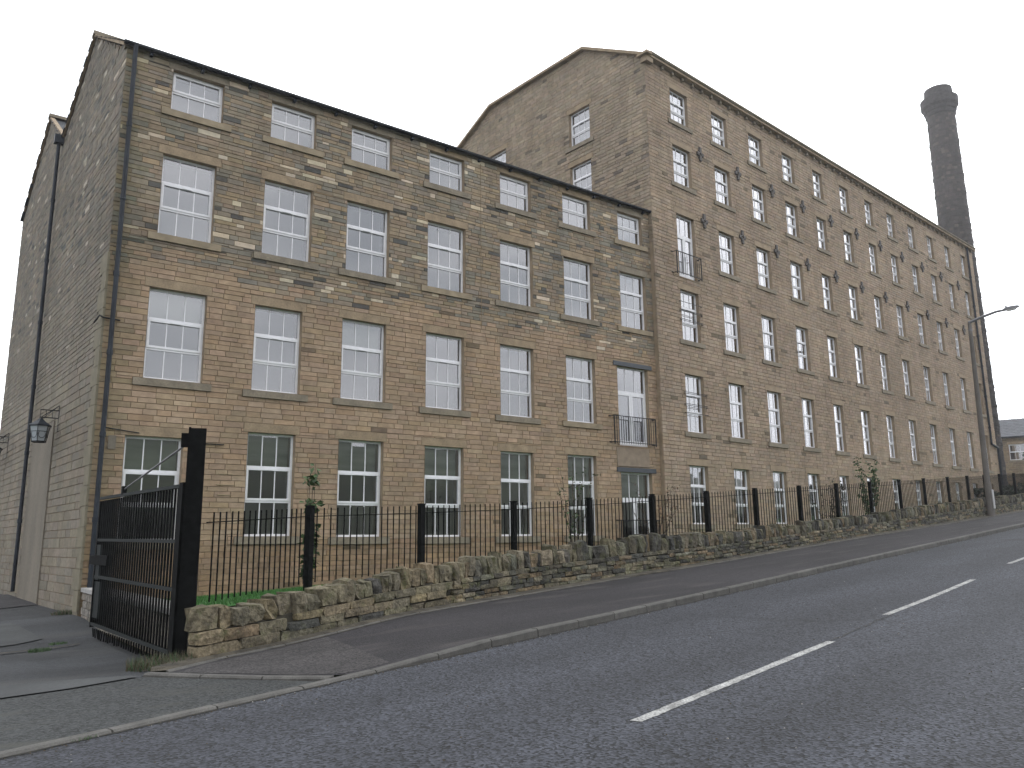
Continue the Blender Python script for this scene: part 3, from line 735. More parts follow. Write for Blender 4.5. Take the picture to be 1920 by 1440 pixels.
for (a, b, c, d, st, lt, r, ci) in winA:
    window(millA, mA, a, b, c, d, st, recess=.13, lintel=lt, sill=(st != 'door'), trim=m_trim if r < 4 else m_trim_grey, silltone=m_trim_grey if r < 3 else m_trim_up, blind=(.345 if r == 1 else random.choice([0, 0, 0, 0, .3]) if r == 2 else 0), blind_mat=(m_bulk if r == 1 else None))
railing(millA, mA, 17.13-2.74, 18.94-2.74, 4.48, 5.36, .16)
railing(millA, mA, 17.30-2.74, 18.95-2.74, 1.15, 2.15, .12)
# rendered panel between the two french doors, pale gas patch, nameplate scars
put('render_panel', box_mesh((17.33-2.74, -.022, 3.80), (18.75-2.74, .0, 4.38)), millA, material('pinkish_patch', (.27, .212, .16), .9, noise=[(4, 5, .8, 1.15, ONE)], bump=[(30, .4, .008)]), mA)
put('repair_patch', box_mesh((3.02-2.74, -.022, 3.52), (3.17-2.74, .0, 3.80)), millA, m_render, mA)
m_scar = material('scraped_stone', (.36, .29, .19), .9)
for (x, z, ww) in [(5.28, 3.10, .30), (5.24, 2.86, .38), (5.28, 2.64, .28)]:
    put('scraped_stone', box_mesh((x-2.74, -.024, z-.006), (x-2.74+ww, .0, z+.008)), millA, m_scar, mA)
# eaves: gutter on stone corbels
mb = MB(); mb.box((-.05, -.03, 12.50), (LA+.02, .10, 12.56)); put('wall_plate', mb.mesh(), millA, m_trim_grey, mA)
def gutter_mesh(L_, y, z, r=.075):
    V = []; F = []; n = 8
    for i, x in enumerate((0, L_)):
        for k in range(n+1):
            a = math.pi*k/n; V.append((x, y - r*math.cos(a), z - r*math.sin(a)))
    for k in range(n): F.append((k, k+1, n+1+k+1, n+1+k))
    V += [(0, y-r, z+.012), (L_, y-r, z+.012)]; F.append((0, n+1, len(V)-1, len(V)-2))
    V += [(0, y-r-.006, z+.012), (L_, y-r-.006, z+.012), (0, y-r-.006, z-.01), (L_, y-r-.006, z-.01)]
    return npmesh('gutter', V, F)
put('gutter', gutter_mesh(LA+.10, -.10, 12.59, .06), millA, m_gutter, mA @ Matrix.Translation((-.08, 0, 0)))
cb = cached('corbelA', lambda: bev_slab(-.03, .03, -.11, .0, 12.44, 12.53))
for i in range(15): put('gutter_bracket', cb, millA, m_pipe, mA @ Matrix.Translation((.5 + i*1.12, 0, 0)))
# roof: two ridges
gA = Vector((-.0618, .9981, 0)); 
def slate_roof(name, P0, P1, Q0, Q1, parent, nx, ny, first_rows_cols=True):
    """slates in courses on the quad P0-P1 (eave) to Q0-Q1 (ridge)"""
    P0, P1, Q0, Q1 = map(Vector, (P0, P1, Q0, Q1)); nrm = (P1-P0).cross(Q0-P0).normalized()
    if nrm.z < 0: nrm = -nrm
    V = []; F = []; C = []
    for j in range(ny):
        for i in range(nx):
            o = .5 if j % 2 else 0; u0, u1 = (i+o+.01)/nx, (i+o+.99)/nx
            if u0 >= 1: continue
            u1 = min(u1, 1); v0, v1 = j/ny, min(1, (j+1.4)/ny)
            def P(u, v, k): return (P0.lerp(P1, u)).lerp(Q0.lerp(Q1, u), v) + nrm*k
            n0 = len(V); t = .016; V += [P(u0, v0, t+.012), P(u1, v0, t+.012), P(u1, v1, .006), P(u0, v1, .006), P(u0, v0, .002), P(u1, v0, .002)]
            F += [(n0, n0+1, n0+2, n0+3), (n0+4, n0+5, n0+1, n0)]
            k = rng.uniform(.75, 1.25); C += [(.055*k, .06*k, .07*k)]*6
    me = npmesh(name, [tuple(v) for v in V], F, np.array(C)); return me
c0 = Vector((2.74, 18.0, 0)); X_ = Vector((1, 0, 0))
def Apt(dep, x, z): p = c0 + gA*dep + X_*x; return (p.x, p.y, z)
XR = 16.45
prA = [(-.16, 12.55), (3.38, 14.56), (6.5, 13.02), (9.0, 14.72), (12.7, 12.50)]
for k in range(4):
    (d0, z0), (d1, z1) = prA[k], prA[k+1]
    lo, hi = ((d0, z0), (d1, z1)) if z0 < z1 else ((d1, z1), (d0, z0))
    put('roof', slate_roof('roof', Apt(lo[0], -.10, lo[1]), Apt(lo[0], XR, lo[1]), Apt(hi[0], -.10, hi[1]), Apt(hi[0], XR, hi[1]), millA, 55, 14), millA, m_slate)
    # solid deck under the slates
    mb = MB(); a, b, c, d = Apt(lo[0], -.02, lo[1]-.03), Apt(lo[0], XR, lo[1]-.03), Apt(hi[0], XR, hi[1]-.03), Apt(hi[0], -.02, hi[1]-.03); mb.add([a, b, c, d], [(0, 1, 2, 3)])
    put('roof_deck', mb.mesh(), millA, m_floor)
for dpt, z in ((3.38, 14.56), (9.0, 14.72)):
    mb = MB(); p, q = Vector(Apt(dpt, -.1, z+.05)), Vector(Apt(dpt, XR, z+.05)); mb.obox(p, q, .3, .09); put('ridge_tiles', mb.mesh(), millA, m_trim_grey)
# gable wall (faces the yard)
DG = 12.75
px = -gA; inn = Vector((.9981, .0618, 0))
org = Vector((2.74, 18.0, 0)) + gA*DG
mG = Matrix(((px.x, inn.x, 0, org.x), (px.y, inn.y, 0, org.y), (0, 0, 1, 0), (0, 0, 0, 1)))
def gprof(x):
    dpt = DG - x; return float(np.interp(dpt, [0, 3.38, 6.5, 9.0, DG], [12.50, 14.52, 12.98, 14.66, 12.45]))
rectsG = lay(DG, .0, gprof, [], lambda z: rng.uniform(.15, .22) if z < 5.5 else rng.uniform(.08, .14), lambda z: rng.uniform(.35, .8) if z < 5.5 else rng.uniform(.16, .5), .007)
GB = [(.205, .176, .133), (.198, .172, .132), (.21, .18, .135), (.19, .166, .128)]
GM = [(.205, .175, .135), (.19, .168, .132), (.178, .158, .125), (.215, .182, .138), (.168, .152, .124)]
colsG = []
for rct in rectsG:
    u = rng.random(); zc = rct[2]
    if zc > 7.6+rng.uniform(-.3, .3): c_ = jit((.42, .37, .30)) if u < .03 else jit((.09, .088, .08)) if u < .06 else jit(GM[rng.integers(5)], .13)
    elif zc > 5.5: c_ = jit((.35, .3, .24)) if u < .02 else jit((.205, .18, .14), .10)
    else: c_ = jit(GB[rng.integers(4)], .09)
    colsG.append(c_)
put('gable_wall', backing('gable', DG, -.2, [DG-3.38, DG-6.5, DG-9.0], gprof, []), millA, m_mortarA, mG)
put('gable_stonework', stones_mesh('gable', rectsG, colsG, (.001, .009), .005), millA, m_stone, mG, kind='stuff')
put('render_panel', box_mesh((DG-6.45, -.035, .1), (DG-3.9, .0, 4.55)), millA, m_render, mG)
# quoins on the front corner
for k in range(18):
    z = .32 + k*.41; l = .55 if k % 2 else .34
    mb = MB(); mb.box((DG-l, -.026, z), (DG+.022, .02, z+.40)); put('quoin', mb.mesh(), millA, material('quoin_stone', (.20, .178, .125), .9, noise=[(4, 5, .8, 1.15, ONE)], bump=[(40, .4, .006)]) if k == 0 else bpy.data.materials['quoin_stone'], mG)
# verge copings
for (d0, z0), (d1, z1) in zip([(0, 12.58), (3.38, 14.60), (6.5, 13.06), (9.0, 14.74)], [(3.38, 14.60), (6.5, 13.06), (9.0, 14.74), (12.75, 12.55)]):
    mb = MB(); mb.obox(Apt(d0, -.01, z0), Apt(d1, -.01, z1), .12, .07); put('verge_coping', mb.mesh(), millA, m_trim)
# rain pipes
def pipe(parent, pts, r=.055, name='rain_pipe', mat=None, collars=True, hopper=None):
    mb = MB(); mb.tube(pts, r, 10)
    a, b = Vector(pts[0]), Vector(pts[-1])
    if collars:
        p0, p1 = (Vector(pts[-2]), Vector(pts[-1])) if len(pts) > 2 else (a, b)
        n = int((p1-p0).length/1.8)
        for k in range(1, n+1):
            c = p0.lerp(p1, k/(n+1)); mb.tube([c-Vector((0, 0, .05)), c+Vector((0, 0, .05))], r*1.25, 10)
    if hopper: mb.box((a.x-.12, a.y-.10, a.z-.05), (a.x+.12, a.y+.10, a.z+.2))
    put(name, mb.mesh(), parent, mat or m_pipe)
pipe(millA, [(2.90, 17.86, 12.58), (2.90, 17.90, 12.35), (2.90, 17.90, .38)], .048)
pp = Vector(Apt(6.6, -.12, 12.9)); pipe(millA, [pp, (pp.x, pp.y, .45)], .048, hopper=True)
mb = MB(); mb.tube([(2.62, 18.3, 6.2), (2.66, 17.95, 6.28), (2.72, 17.93, 6.24), (3.05, 17.93, 6.22)], .018, 6); put('cable', mb.mesh(), millA, m_iron)
mb = MB(); mb.tube([(2.9, 17.97, 3.96), (3.6, 17.965, 3.88)], .012, 6); put('cable', mb.mesh(), millA, m_iron)
mb = MB(); mb.box((4.5, 17.96, 3.73), (5.35, 17.985, 3.75)); put('cable', mb.mesh(), millA, m_iron)
mb = MB(); mb.tube([(2.745+9.52, 17.975, 12.4), (2.745+9.52, 17.975, 7.4)], .008, 5); put('cable', mb.mesh(), millA, m_trim)
# rear and inside
mb = MB()
b0, b1 = Vector(Apt(12.75, 0, 0)), Vector(Apt(12.75, 18, 0)); mb.add([(b0.x, b0.y, -.2), (b1.x, b1.y, -.2), (b1.x, b1.y, 12.5), (b0.x, b0.y, 12.5)], [(3, 2, 1, 0)])
put('rear_wall', mb.mesh(), millA, m_mortarA)
def interior(parent, mw, L_, levels, deep, ztop):
    mb = MB(); mb.add([(0.3, deep, -.2), (L_-.3, deep, -.2), (L_-.3, deep, ztop), (.3, deep, ztop)], [(0, 1, 2, 3)])
    mb.add([(0.3, .5, -.2), (.3, deep, -.2), (.3, deep, ztop), (.3, .5, ztop)], [(0, 1, 2, 3)])
    mb.add([(L_-.3, .5, -.2), (L_-.3, deep, -.2), (L_-.3, deep, ztop), (L_-.3, .5, ztop)], [(3, 2, 1, 0)])
    put('interior_wall', mb.mesh(), parent, m_inwall, mw)
    for z in levels:
        mb = MB(); mb.box((.3, .5, z), (L_-.3, deep, z+.04)); put('ceiling', mb.mesh(), parent, m_ceil, mw)
        mb = MB(); mb.box((.3, .5, z+.05), (L_-.3, deep, z+.30)); put('floor_slab', mb.mesh(), parent, m_floor, mw)
interior(millA, mA, LA, [4.08, 7.12, 10.22, 12.36], 3.0, 12.5)

# ------------------------------------------------------------------ mill B: six storeys
th = 0.0867; tB = Vector((math.cos(th), math.sin(th), 0)); nB = Vector((-math.sin(th), math.cos(th), 0))
oB = Vector((19.25, 17.83, 0))
mB = Matrix(((tB.x, nB.x, 0, oB.x), (tB.y, nB.y, 0, oB.y), (0, 0, 1, 0), (0, 0, 0, 1)))
millB = empty('stone_mill', (oB.x, oB.y, .8), 'tall six-storey buff stone mill with narrow white windows and rows of iron tie plates', 'mill')
LB = 30.9; TOPB = 18.40
ZB = {6: (16.50, 17.78), 5: (14.07, 15.55), 4: (11.28, 12.90), 3: (8.28, 10.09), 2: (5.09, 7.08), 1: (2.02, 3.97)}
winB = []
CB = [(1.37, 2.41), (3.95, 4.95), (6.51, 7.5), (9.07, 10.03), (11.68, 12.51), (14.16, 15.01), (16.72, 17.5), (19.15, 19.94), (21.62, 22.42), (24.09, 24.86), (26.52, 27.26), (28.92, 29.63)]
for c in range(12):
    for r in range(1, 7):
        z0, z1 = ZB[r]; xl, xr = CB[c]
        if r == 1:
            xl -= .02; xr -= .05
            z0 += [0, .01, .03, .09, .2, .32, .5, .72, .8, 1.15, 1.45, 1.7][c]; z1 += [-.01, 0, .03, .06, .09, .12, .15, .18, .22, .26, .3, .36][c]
        st = 'three' if c < 2 else 'three_s'
        if r == 4 and c == 0: st = 'door'; z0 = 10.56
        if r == 1 and c > 8: st = 'two_s'
        winB.append((round(xl, 2), round(xr, 2), z0, z1, st, r, c))
holesB = []
for (a, b, c, d, st, r, ci) in winB:
    holesB.append((a, b, c, d)); holesB.append((a-.13, b+.13, d, d+.22))
    if st != 'door': holesB.append((a-.15, b+.15, c-.142, c))
rectsB = lay(LB, .3, lambda x: TOPB, holesB, lambda z: rng.uniform(.11, .145), lambda z: rng.uniform(.24, .5), .006)
BB = [(.322, .248, .180), (.308, .240, .176), (.332, .256, .186), (.298, .230, .168), (.317, .242, .172)]
colsB = [jit((.17, .135, .095)) if rng.random() < .02 else jit(BB[rng.integers(5)], .09) for _ in rectsB]
put('wall', backing('wall', LB, .1, [], lambda x: TOPB, [(a, b, c, d) for (a, b, c, d, *_) in winB]), millB, m_mortarA, mB)
place_stones(rectsB, colsB, mB, millB, m_stone, 300, 'stone', (.002, .009), .005)
for (a, b, c, d, st, r, ci) in winB:
    o = window(millB, mB, a, b, c, d, st, recess=.12, sill=(st != 'door'), lintel=None, curtain=(2 if r == 1 else random.choice([0, 0, 0, 1]) if r < 6 else 0), blind=(0 if r == 1 else .5 if (r, ci) == (3, 0) else random.choice([0, 0, 0, 0, 0, .34, .66])))
    wd = round(b-a, 2); MW = mB @ Matrix.Translation((a, .12, c))
    lm = cached(('lB', wd), lambda: box_mesh((-.13, -.132, .003), (wd+.13, .02, .215)))
    put('lintel', lm, o, m_trimB, MW @ Matrix.Translation((0, 0, round(d-c, 2))))
railing(millB, mB, 1.03, 2.44, 10.56, 11.38, .18, .11)
for r, zz in ((3, (8.95, 9.0, 9.28, 9.33, 9.62)), (2, (5.72, 5.98, 6.03, 6.38, 6.43))):
    mb = MB()
    for z in zz: mb.box((1.24, -.07, z-.008), (2.52, -.055, z+.008)); mb.box((1.25, -.055, z-.008), (1.27, .0, z+.008)); mb.box((2.49, -.055, z-.008), (2.51, .0, z+.008))
    put('guard_rail', mb.mesh(), millB, m_iron, mB)
# pattress (tie) plates
def tie_mesh():
    mb = MB(); r = .125; n = 10
    for (cx, cz) in ((0, .13), (0, -.13), (.115, 0), (-.115, 0)):
        ring = [(cx + r*.62*math.cos(2*math.pi*k/n), -.05, cz + r*.62*math.sin(2*math.pi*k/n)) for k in range(n)]
        back = [(p[0], .0, p[2]) for p in ring]
        mb.add(ring + back, [tuple(range(n))[::-1]] + [(k, (k+1) % n, n+(k+1) % n, n+k) for k in range(n)])
    mb.box((-.06, -.062, -.27), (.06, -.004, .27)); mb.box((-.20, -.058, -.06), (.20, -.006, .06)); mb.box((-.035, -.10, -.035), (.035, -.06, .035))
    return mb.mesh('tie')
tm = tie_mesh(); m_tie = material('rusted_iron', (.085, .075, .07), .7, noise=[(20, 4, .6, 1.5, ONE)])
for c in range(11):
    x = 3.01 + c*2.49
    for z in (15.65, 13.0): put('tie_plate', tm, millB, m_tie, mB @ Matrix.Translation((x, -.012, z)))
# eaves cornice with brackets
mb = MB(); mb.box((-.05, -.20, 18.41), (LB+.05, .15, 18.50)); put('cornice', mb.mesh(), millB, m_trim, mB)
dm = cached('dent', lambda: bev_slab(-.045, .045, -.11, .0, 18.27, 18.40))
for i in range(51): put('eaves_bracket', dm, millB, m_trim_grey, mB @ Matrix.Translation((.3 + i*.605, 0, 0)))
put('gutter', gutter_mesh(LB, -.20, 18.56, .07), millB, m_trim_grey, mB)
# gable facing the lower mill
GD = 11.4
orgB = oB + nB*GD
mGB = Matrix(((-nB.x, tB.x, 0, orgB.x), (-nB.y, tB.y, 0, orgB.y), (0, 0, 1, 0), (0, 0, 0, 1)))
def gbprof(x): return float(np.interp(GD-x, [0, 2.86, 8.45, 10.75, GD], [18.46, 20.13, 20.18, 19.08, 18.5]))
gwin = [(GD-3.80, GD-2.72, 16.42, 17.82, 'three'), (GD-3.80, GD-2.72, 14.0, 15.6, 'three'), (GD-8.62, GD-7.55, 16.5, 17.92, 'three')]
hg = []
for (a, b, c, d, st) in gwin: hg += [(a, b, c, d), (a-.13, b+.13, d, d+.22), (a-.15, b+.15, c-.172, c)]
rectsGB = lay(GD, 11.5, gbprof, hg, lambda z: rng.uniform(.11, .15), lambda z: rng.uniform(.22, .5), .006)
GBC = [(.295, .24, .175), (.28, .228, .168), (.305, .246, .18), (.27, .22, .162)]
colsGB = [jit((.15, .125, .1)) if rng.random() < .04 else jit(GBC[rng.integers(4)], .11) for _ in rectsGB]
put('gable_wall', backing('gable', GD, 0.2, [GD-2.86, GD-8.45, GD-10.75], gbprof, [g[:4] for g in gwin]), millB, m_mortarA, mGB)
put('gable_stonework', stones_mesh('gb', rectsGB, colsGB, (.002, .010), .005), millB, m_stone, mGB, kind='stuff')
for (a, b, c, d, st) in gwin: window(millB, mGB, a, b, c, d, st, recess=.12)
for (d0, z0), (d1, z1) in zip([(0, 18.46), (2.86, 20.13), (8.45, 20.18), (10.75, 19.08)], [(2.86, 20.13), (8.45, 20.18), (10.75, 19.08), (11.4, 18.5)]):
    p, q = oB + nB*d0, oB + nB*d1; mb = MB(); mb.obox((p.x, p.y, z0+.05), (q.x, q.y, z1+.05), .36, .10); put('verge_coping', mb.mesh(), millB, m_trim)
mb = MB(); p = oB; mb.box((-.08, -.16, 18.22), (.28, .12, 18.44)); mb.box((-.19, -.27, 18.44), (.10, .2, 18.53)); put('kneeler', mb.mesh(), millB, m_trimB, mB)
def Bpt(x, dpt, z): p = oB + tB*x + nB*dpt; return (p.x, p.y, z)
for (d0, z0), (d1, z1) in (((-.1, 18.50), (2.86, 20.10)), ((8.45, 20.14), (2.86, 20.10)), ((GD, 18.5), (8.45, 20.14))):
    put('roof', slate_roof('roof', Bpt(.15, d0, z0), Bpt(LB-.1, d0, z0), Bpt(.15, d1, z1), Bpt(LB-.1, d1, z1), millB, 70, 12), millB, m_slate)
    mb = MB(); mb.add([Bpt(.05, d0, z0-.04), Bpt(LB, d0, z0-.04), Bpt(LB, d1, z1-.04), Bpt(.05, d1, z1-.04)], [(0, 1, 2, 3)]); put('roof_deck', mb.mesh(), millB, m_floor)
# far gable and rear
mb = MB()
ring = [(0, .2), (0, 18.46), (2.86, 20.1), (8.45, 20.14), (10.75, 19.05), (GD, 18.5), (GD, .2)]
mb.add([Bpt(LB, d, z) for d, z in ring], [tuple(range(7))[::-1]]); mb.add([Bpt(0, GD, .2), Bpt(LB, GD, .2), Bpt(LB, GD, 18.5), Bpt(0, GD, 18.5)], [(3, 2, 1, 0)])
put('rear_wall', mb.mesh(), millB, m_mortarA)
interior(millB, mB, LB, [4.35, 7.12, 10.1, 12.9, 15.5, 17.85], 2.6, 18.3)
x_ = 29.9; P1 = Bpt(x_, -.09, 18.4); P2 = Bpt(x_, -.09, 6.62); P3 = Bpt(x_+.95, -.09, 6.45); P4 = Bpt(x_+.95, -.09, 2.6)
mb = MB(); mb.tube([P1, P2], .06, 8); mb.tube([P2, P3], .06, 8); mb.tube([P3, P4], .06, 8)
for k in range(6):
    z = 16.5 - k*1.8; p = Bpt(x_, -.09, z); mb.tube([(p[0], p[1], z), (p[0], p[1], z+.1)], .078, 8)
put('rain_pipe', mb.mesh(), millB, m_pipe)
p = Bpt(28.6, -.02, 4.9); mb = MB(); mb.box((p[0]-.1, p[1]-.08, 4.85), (p[0]+.1, p[1], 5.1)); put('vent_box', mb.mesh(), millB, m_white)

# ------------------------------------------------------------------ chimney
CH = Vector((64.4, 27.4, hxy(64.4, 27.4)))
chim = empty('mill_chimney', CH, 'tall round soot-darkened mill chimney with a collared top, behind the far end of the mills', 'chimney')
def chimney():
    prof = [(35.1, 1.04), (35.2, 1.12), (35.5, 1.12), (35.55, 1.20), (35.8, 1.24), (36.0, 1.38), (36.65, 1.40), (36.7, 1.08), (37.55, 1.03), (37.6, .70), (36.0, .6)]
    mb = MB(); n = 36
    for (z0, r0), (z1, r1) in zip(prof[:-1], prof[1:]):
        n0 = len(mb.v); vs = []
        for (z, r) in ((z0, r0), (z1, r1)):
            vs += [(CH.x + r*math.cos(2*math.pi*k/n), CH.y + r*math.sin(2*math.pi*k/n), z) for k in range(n)]
        mb.add(vs, [(k, (k+1) % n, n+(k+1) % n, n+k) for k in range(n)], (.038, .034, .035))
    put('cap', mb.mesh('cap', True), chim, m_rough)
    V = []; F = []; C = []; z = CH.z - .3; row = 0
    def rad(z): return 1.02 + (35.3 - z)*.0106
    mb = MB(); n = 36; vs = [(CH.x + (rad(zz)-.03)*math.cos(2*math.pi*k/n), CH.y + (rad(zz)-.03)*math.sin(2*math.pi*k/n), zz) for zz in (z, 35.3) for k in range(n)]
    mb.add(vs, [(k, (k+1) % n, n+(k+1) % n, n+k) for k in range(n)]); put('shaft', mb.mesh(), chim, material('sooty_mortar', (.04, .036, .034), .95))
    while z < 35.2:
        hc = rng.uniform(.17, .24); m = 26; o = rng.uniform(0, 1); band = .035 if row % 7 == 0 else 0
        if row % 9 == 4: band = .02
        for k in range(m):
            a0, a1 = 2*math.pi*(k+o+.02)/m, 2*math.pi*(k+o+.98)/m; r = rad(z) + rng.uniform(0, .025) + band
            n0 = len(V)
            for (a, zz, rr) in ((a0, z+.01, r), (a1, z+.01, r), (a1, z+hc-.01, r), (a0, z+hc-.01, r), (a0, z, r-.06), (a1, z, r-.06), (a1, z+hc, r-.06), (a0, z+hc, r-.06)):
                V.append((CH.x + rr*math.cos(a), CH.y + rr*math.sin(a), zz))
            F += [(n0, n0+1, n0+2, n0+3), (n0, n0+4, n0+5, n0+1), (n0+1, n0+5, n0+6, n0+2), (n0+2, n0+6, n0+7, n0+3), (n0+3, n0+7, n0+4, n0)]
            C += [jit((.044, .038, .036) if rng.random() > .08 else (.085, .07, .06), .25)]*8
        z += hc; row += 1
    put('stonework', npmesh('chim', V, F, np.array(C)), chim, m_stone, kind='stuff')
chimney()

# ------------------------------------------------------------------ rough stones
def cube_grid():
    """unit cube, each face 2x2 : 26 verts"""
    vs = {}; F = []; L3 = []
    def vid(p):
        if p not in vs: vs[p] = len(L3); L3.append(p)
        return vs[p]
    for ax in range(3):
        for sg in (-1, 1):
            u, v = (ax+1) % 3, (ax+2) % 3
            for i in (-1, 0):
                for j in (-1, 0):
                    q = []
                    for (a, b) in ((i, j), (i+1, j), (i+1, j+1), (i, j+1)):
                        p = [0, 0, 0]; p[ax] = sg; p[u] = a; p[v] = b; q.append(vid(tuple(p)))
                    F.append(tuple(q if sg > 0 else q[::-1]))
    return np.array(L3, float), np.array(F)
CG_V, CG_F = cube_grid()
def rock_verts(sx, sy, sz, round_=.28, jitter=.10):
    v = CG_V.copy(); nn = np.abs(v).sum(1)
    k = np.where(nn == 3, 1 - round_*.55, np.where(nn == 2, 1 - round_*.28, 1.0))[:, None]
    v = v*k + rng.normal(0, jitter*.5, v.shape)
    return v*np.array([sx, sy, sz])/2
def rock_stuff(name, items, parent, mat, **pr):
    V = np.concatenate([it[0] for it in items]); n = len(CG_V)
    F = np.concatenate([CG_F + i*n for i in range(len(items))]); C = np.concatenate([np.tile(it[1], (n, 1)) for it in items])
    return put(name, npmesh(name, V, F, C, smooth=False), parent, mat, **pr)

WCOL = [(.16, .145, .095), (.12, .11, .075), (.20, .17, .115), (.10, .09, .065), (.17, .13, .08), (.14, .135, .10), (.075, .07, .058)]
def wcol(x):
    u = rng.random()
    if x < 8: pal = [(.185, .155, .10), (.175, .148, .096), (.16, .14, .095), (.19, .152, .092), (.14, .124, .083)]; p = .07
    else: pal = WCOL; p = .20
    if u < p: return jit((.06, .058, .05), .3)
    if u < p+.035: return jit((.165, .118, .07), .12)
    return jit(pal[rng.integers(len(pal))], .18)
swall = empty('stone_wall', (3.0, 10.4, .2), 'long low mossy rubble wall topped with upright stones, between the pavement and the railings', 'wall')
wd_len = np.r_[0, np.cumsum(np.linalg.norm(np.diff(wl, axis=0), axis=1))]
def wall_at(d):
    p = np.array([np.interp(d, wd_len, wl[:, 0]), np.interp(d, wd_len, wl[:, 1])]); q = np.array([np.interp(d+.1, wd_len, wl[:, 0]), np.interp(d+.1, wd_len, wl[:, 1])])
    t = q-p; t = t/np.linalg.norm(t); return p, t, np.array([-t[1], t[0]])
def wall_h(x): return float(np.interp(x, [3, 5.2, 7, 10, 13.5, 16.3, 24.8, 34, 50], [.54, .60, .66, .75, .76, .65, .62, .68, .70]))
WLEN = wd_len[-1]
core = MB(); K = 160; rings = []
for i in range(K+1):
    p, t, n = wall_at(min(WLEN-.11, .08 + WLEN*i/K)); zb = pave_z(*p); hh = wall_h(p[0])*.62
    a = p + n*.05; b = p + n*.34
    rings.append([(a[0], a[1], zb-.1), (a[0], a[1], zb+hh), (b[0], b[1], zb+hh+.1), (b[0], b[1], zb-.1)])
core.v = [v for r in rings for v in r]; core.c = [(.1, .1, .1)]*len(core.v)
core.f = [(4*i+k, 4*i+4+k, 4*i+4+(k+1) % 4, 4*i+(k+1) % 4) for i in range(K) for k in range(4)] + [(3, 2, 1, 0), (4*K, 4*K+1, 4*K+2, 4*K+3)]
put('core', core.mesh(), swall, material('wall_core_earth', (.05, .045, .033), .95, noise=[(8, 4, .6, 1.4, ONE)]))
body = []
d = 0
lev = 0
# body courses
for course in range(6):
    d = rng.uniform(-.03, 0)
    while d < WLEN - .6:
        p, t, n = wall_at(d); x = p[0]; near = x < 7.5
        bh = wall_h(x)*.60; nc = 2 if x < 4.2 else 3 if near else 5
        if course >= nc: d += .4; continue
        hc = bh/nc; l = rng.uniform(.35, .75) if near else rng.uniform(.18, .48)
        if course == 0 and near: l *= 1.15
        c = p + t*(l/2) + n*.06; zb = pave_z(*c) + .0 + hc*(course+.5) + rng.uniform(-.012, .012)
        v = rock_verts(l-.004, .20, hc*rng.uniform(.85, 1.05), .12, .09)
        ang = math.atan2(t[1], t[0]); ca, sa = math.cos(ang), math.sin(ang); tilt = .045
        v2 = np.c_[v[:, 0]*ca - v[:, 1]*sa, v[:, 0]*sa + v[:, 1]*ca, v[:, 2] + v[:, 0]*tilt]
        body.append((v2, wcol(x), (c[0], c[1] + rng.uniform(-.012, .012), zb), l*hc/(c[0]**2+c[1]**2)))
        d += l
body.sort(key=lambda b: -b[3])
for (v, c, o, _) in body[:300]:
    put('stone', npmesh('stone', v, CG_F, np.tile(c, (len(v), 1))), swall, m_wallstone, Matrix.Translation(o))
rock_stuff('stonework', [(v + np.array(o), c) for (v, c, o, _) in body[300:]], swall, m_wallstone, kind='stuff')
d = .02; cop = []
while d < WLEN - .5:
    p, t, n = wall_at(d); x = p[0]; hh = wall_h(x); l = rng.uniform(.08, .24) if x > 5 else rng.uniform(.16, .32)
    hb = hh*.58; ch = (hh - hb)*rng.uniform(.80, 1.32) + .02
    if rng.random() < .04: ch *= .8; l = .4
    c = p + t*(l/2) + n*(.16 + rng.uniform(-.02, .02)); zb = pave_z(*c) + hb + ch/2
    v = rock_verts(l*1.06, rng.uniform(.28, .40), ch, .26, .17)
    ang = math.atan2(t[1], t[0]) + rng.normal(0, .09); ca, sa = math.cos(ang), math.sin(ang); lean = rng.normal(-.06, .10)
    vx = v[:, 0] + v[:, 2]*lean
    v2 = np.c_[vx*ca - v[:, 1]*sa, vx*sa + v[:, 1]*ca, v[:, 2]]
    cop.append((v2, wcol(x), (c[0], c[1], zb))); d += l
for (v, c, o) in cop[:300]:
    put('coping_stone', npmesh('coping_stone', v, CG_F, np.tile(c, (len(v), 1))), swall, m_wallstone, Matrix.Translation(o))
if cop[300:]: rock_stuff('coping', [(v + np.array(o), c) for (v, c, o) in cop[300:]], swall, m_wallstone, kind='stuff')

# low garden wall from the mill corner to the gate post
gwall = empty('garden_wall', (2.84, 17.8, .3), 'knee-high pale-topped stone wall running back from the gate to the mill corner', 'wall')
items = []
mb = MB(); mb.box((2.84, 11.05, .1), (3.10, 17.86, .66)); put('core', mb.mesh(), gwall, m_mortarA)
for course in range(4):
    y = 11.02
    while y < 17.8:
        l = rng.uniform(.25, .5); v = rock_verts(.1, l-.015, .128, .15, .05)
        put('stone', npmesh('stone', v, CG_F, np.tile(jit((.25, .225, .19), .15), (26, 1))), gwall, m_rough, Matrix.Translation((2.83, y+l/2, .20+course*.135 + .01*(y-11)*.2)))
        y += l
y = 10.98
while y < 17.7:
    mb = MB(); mb.box((2.76, y, .70+rng.uniform(0, .01)), (3.16, y+.88, .78)); put('coping_slab', mb.mesh(), gwall, material('pale_coping', (.36, .35, .34), .9, noise=[(5, 4, .8, 1.15, ONE)]) if y < 11 else bpy.data.materials['pale_coping']); y += .9

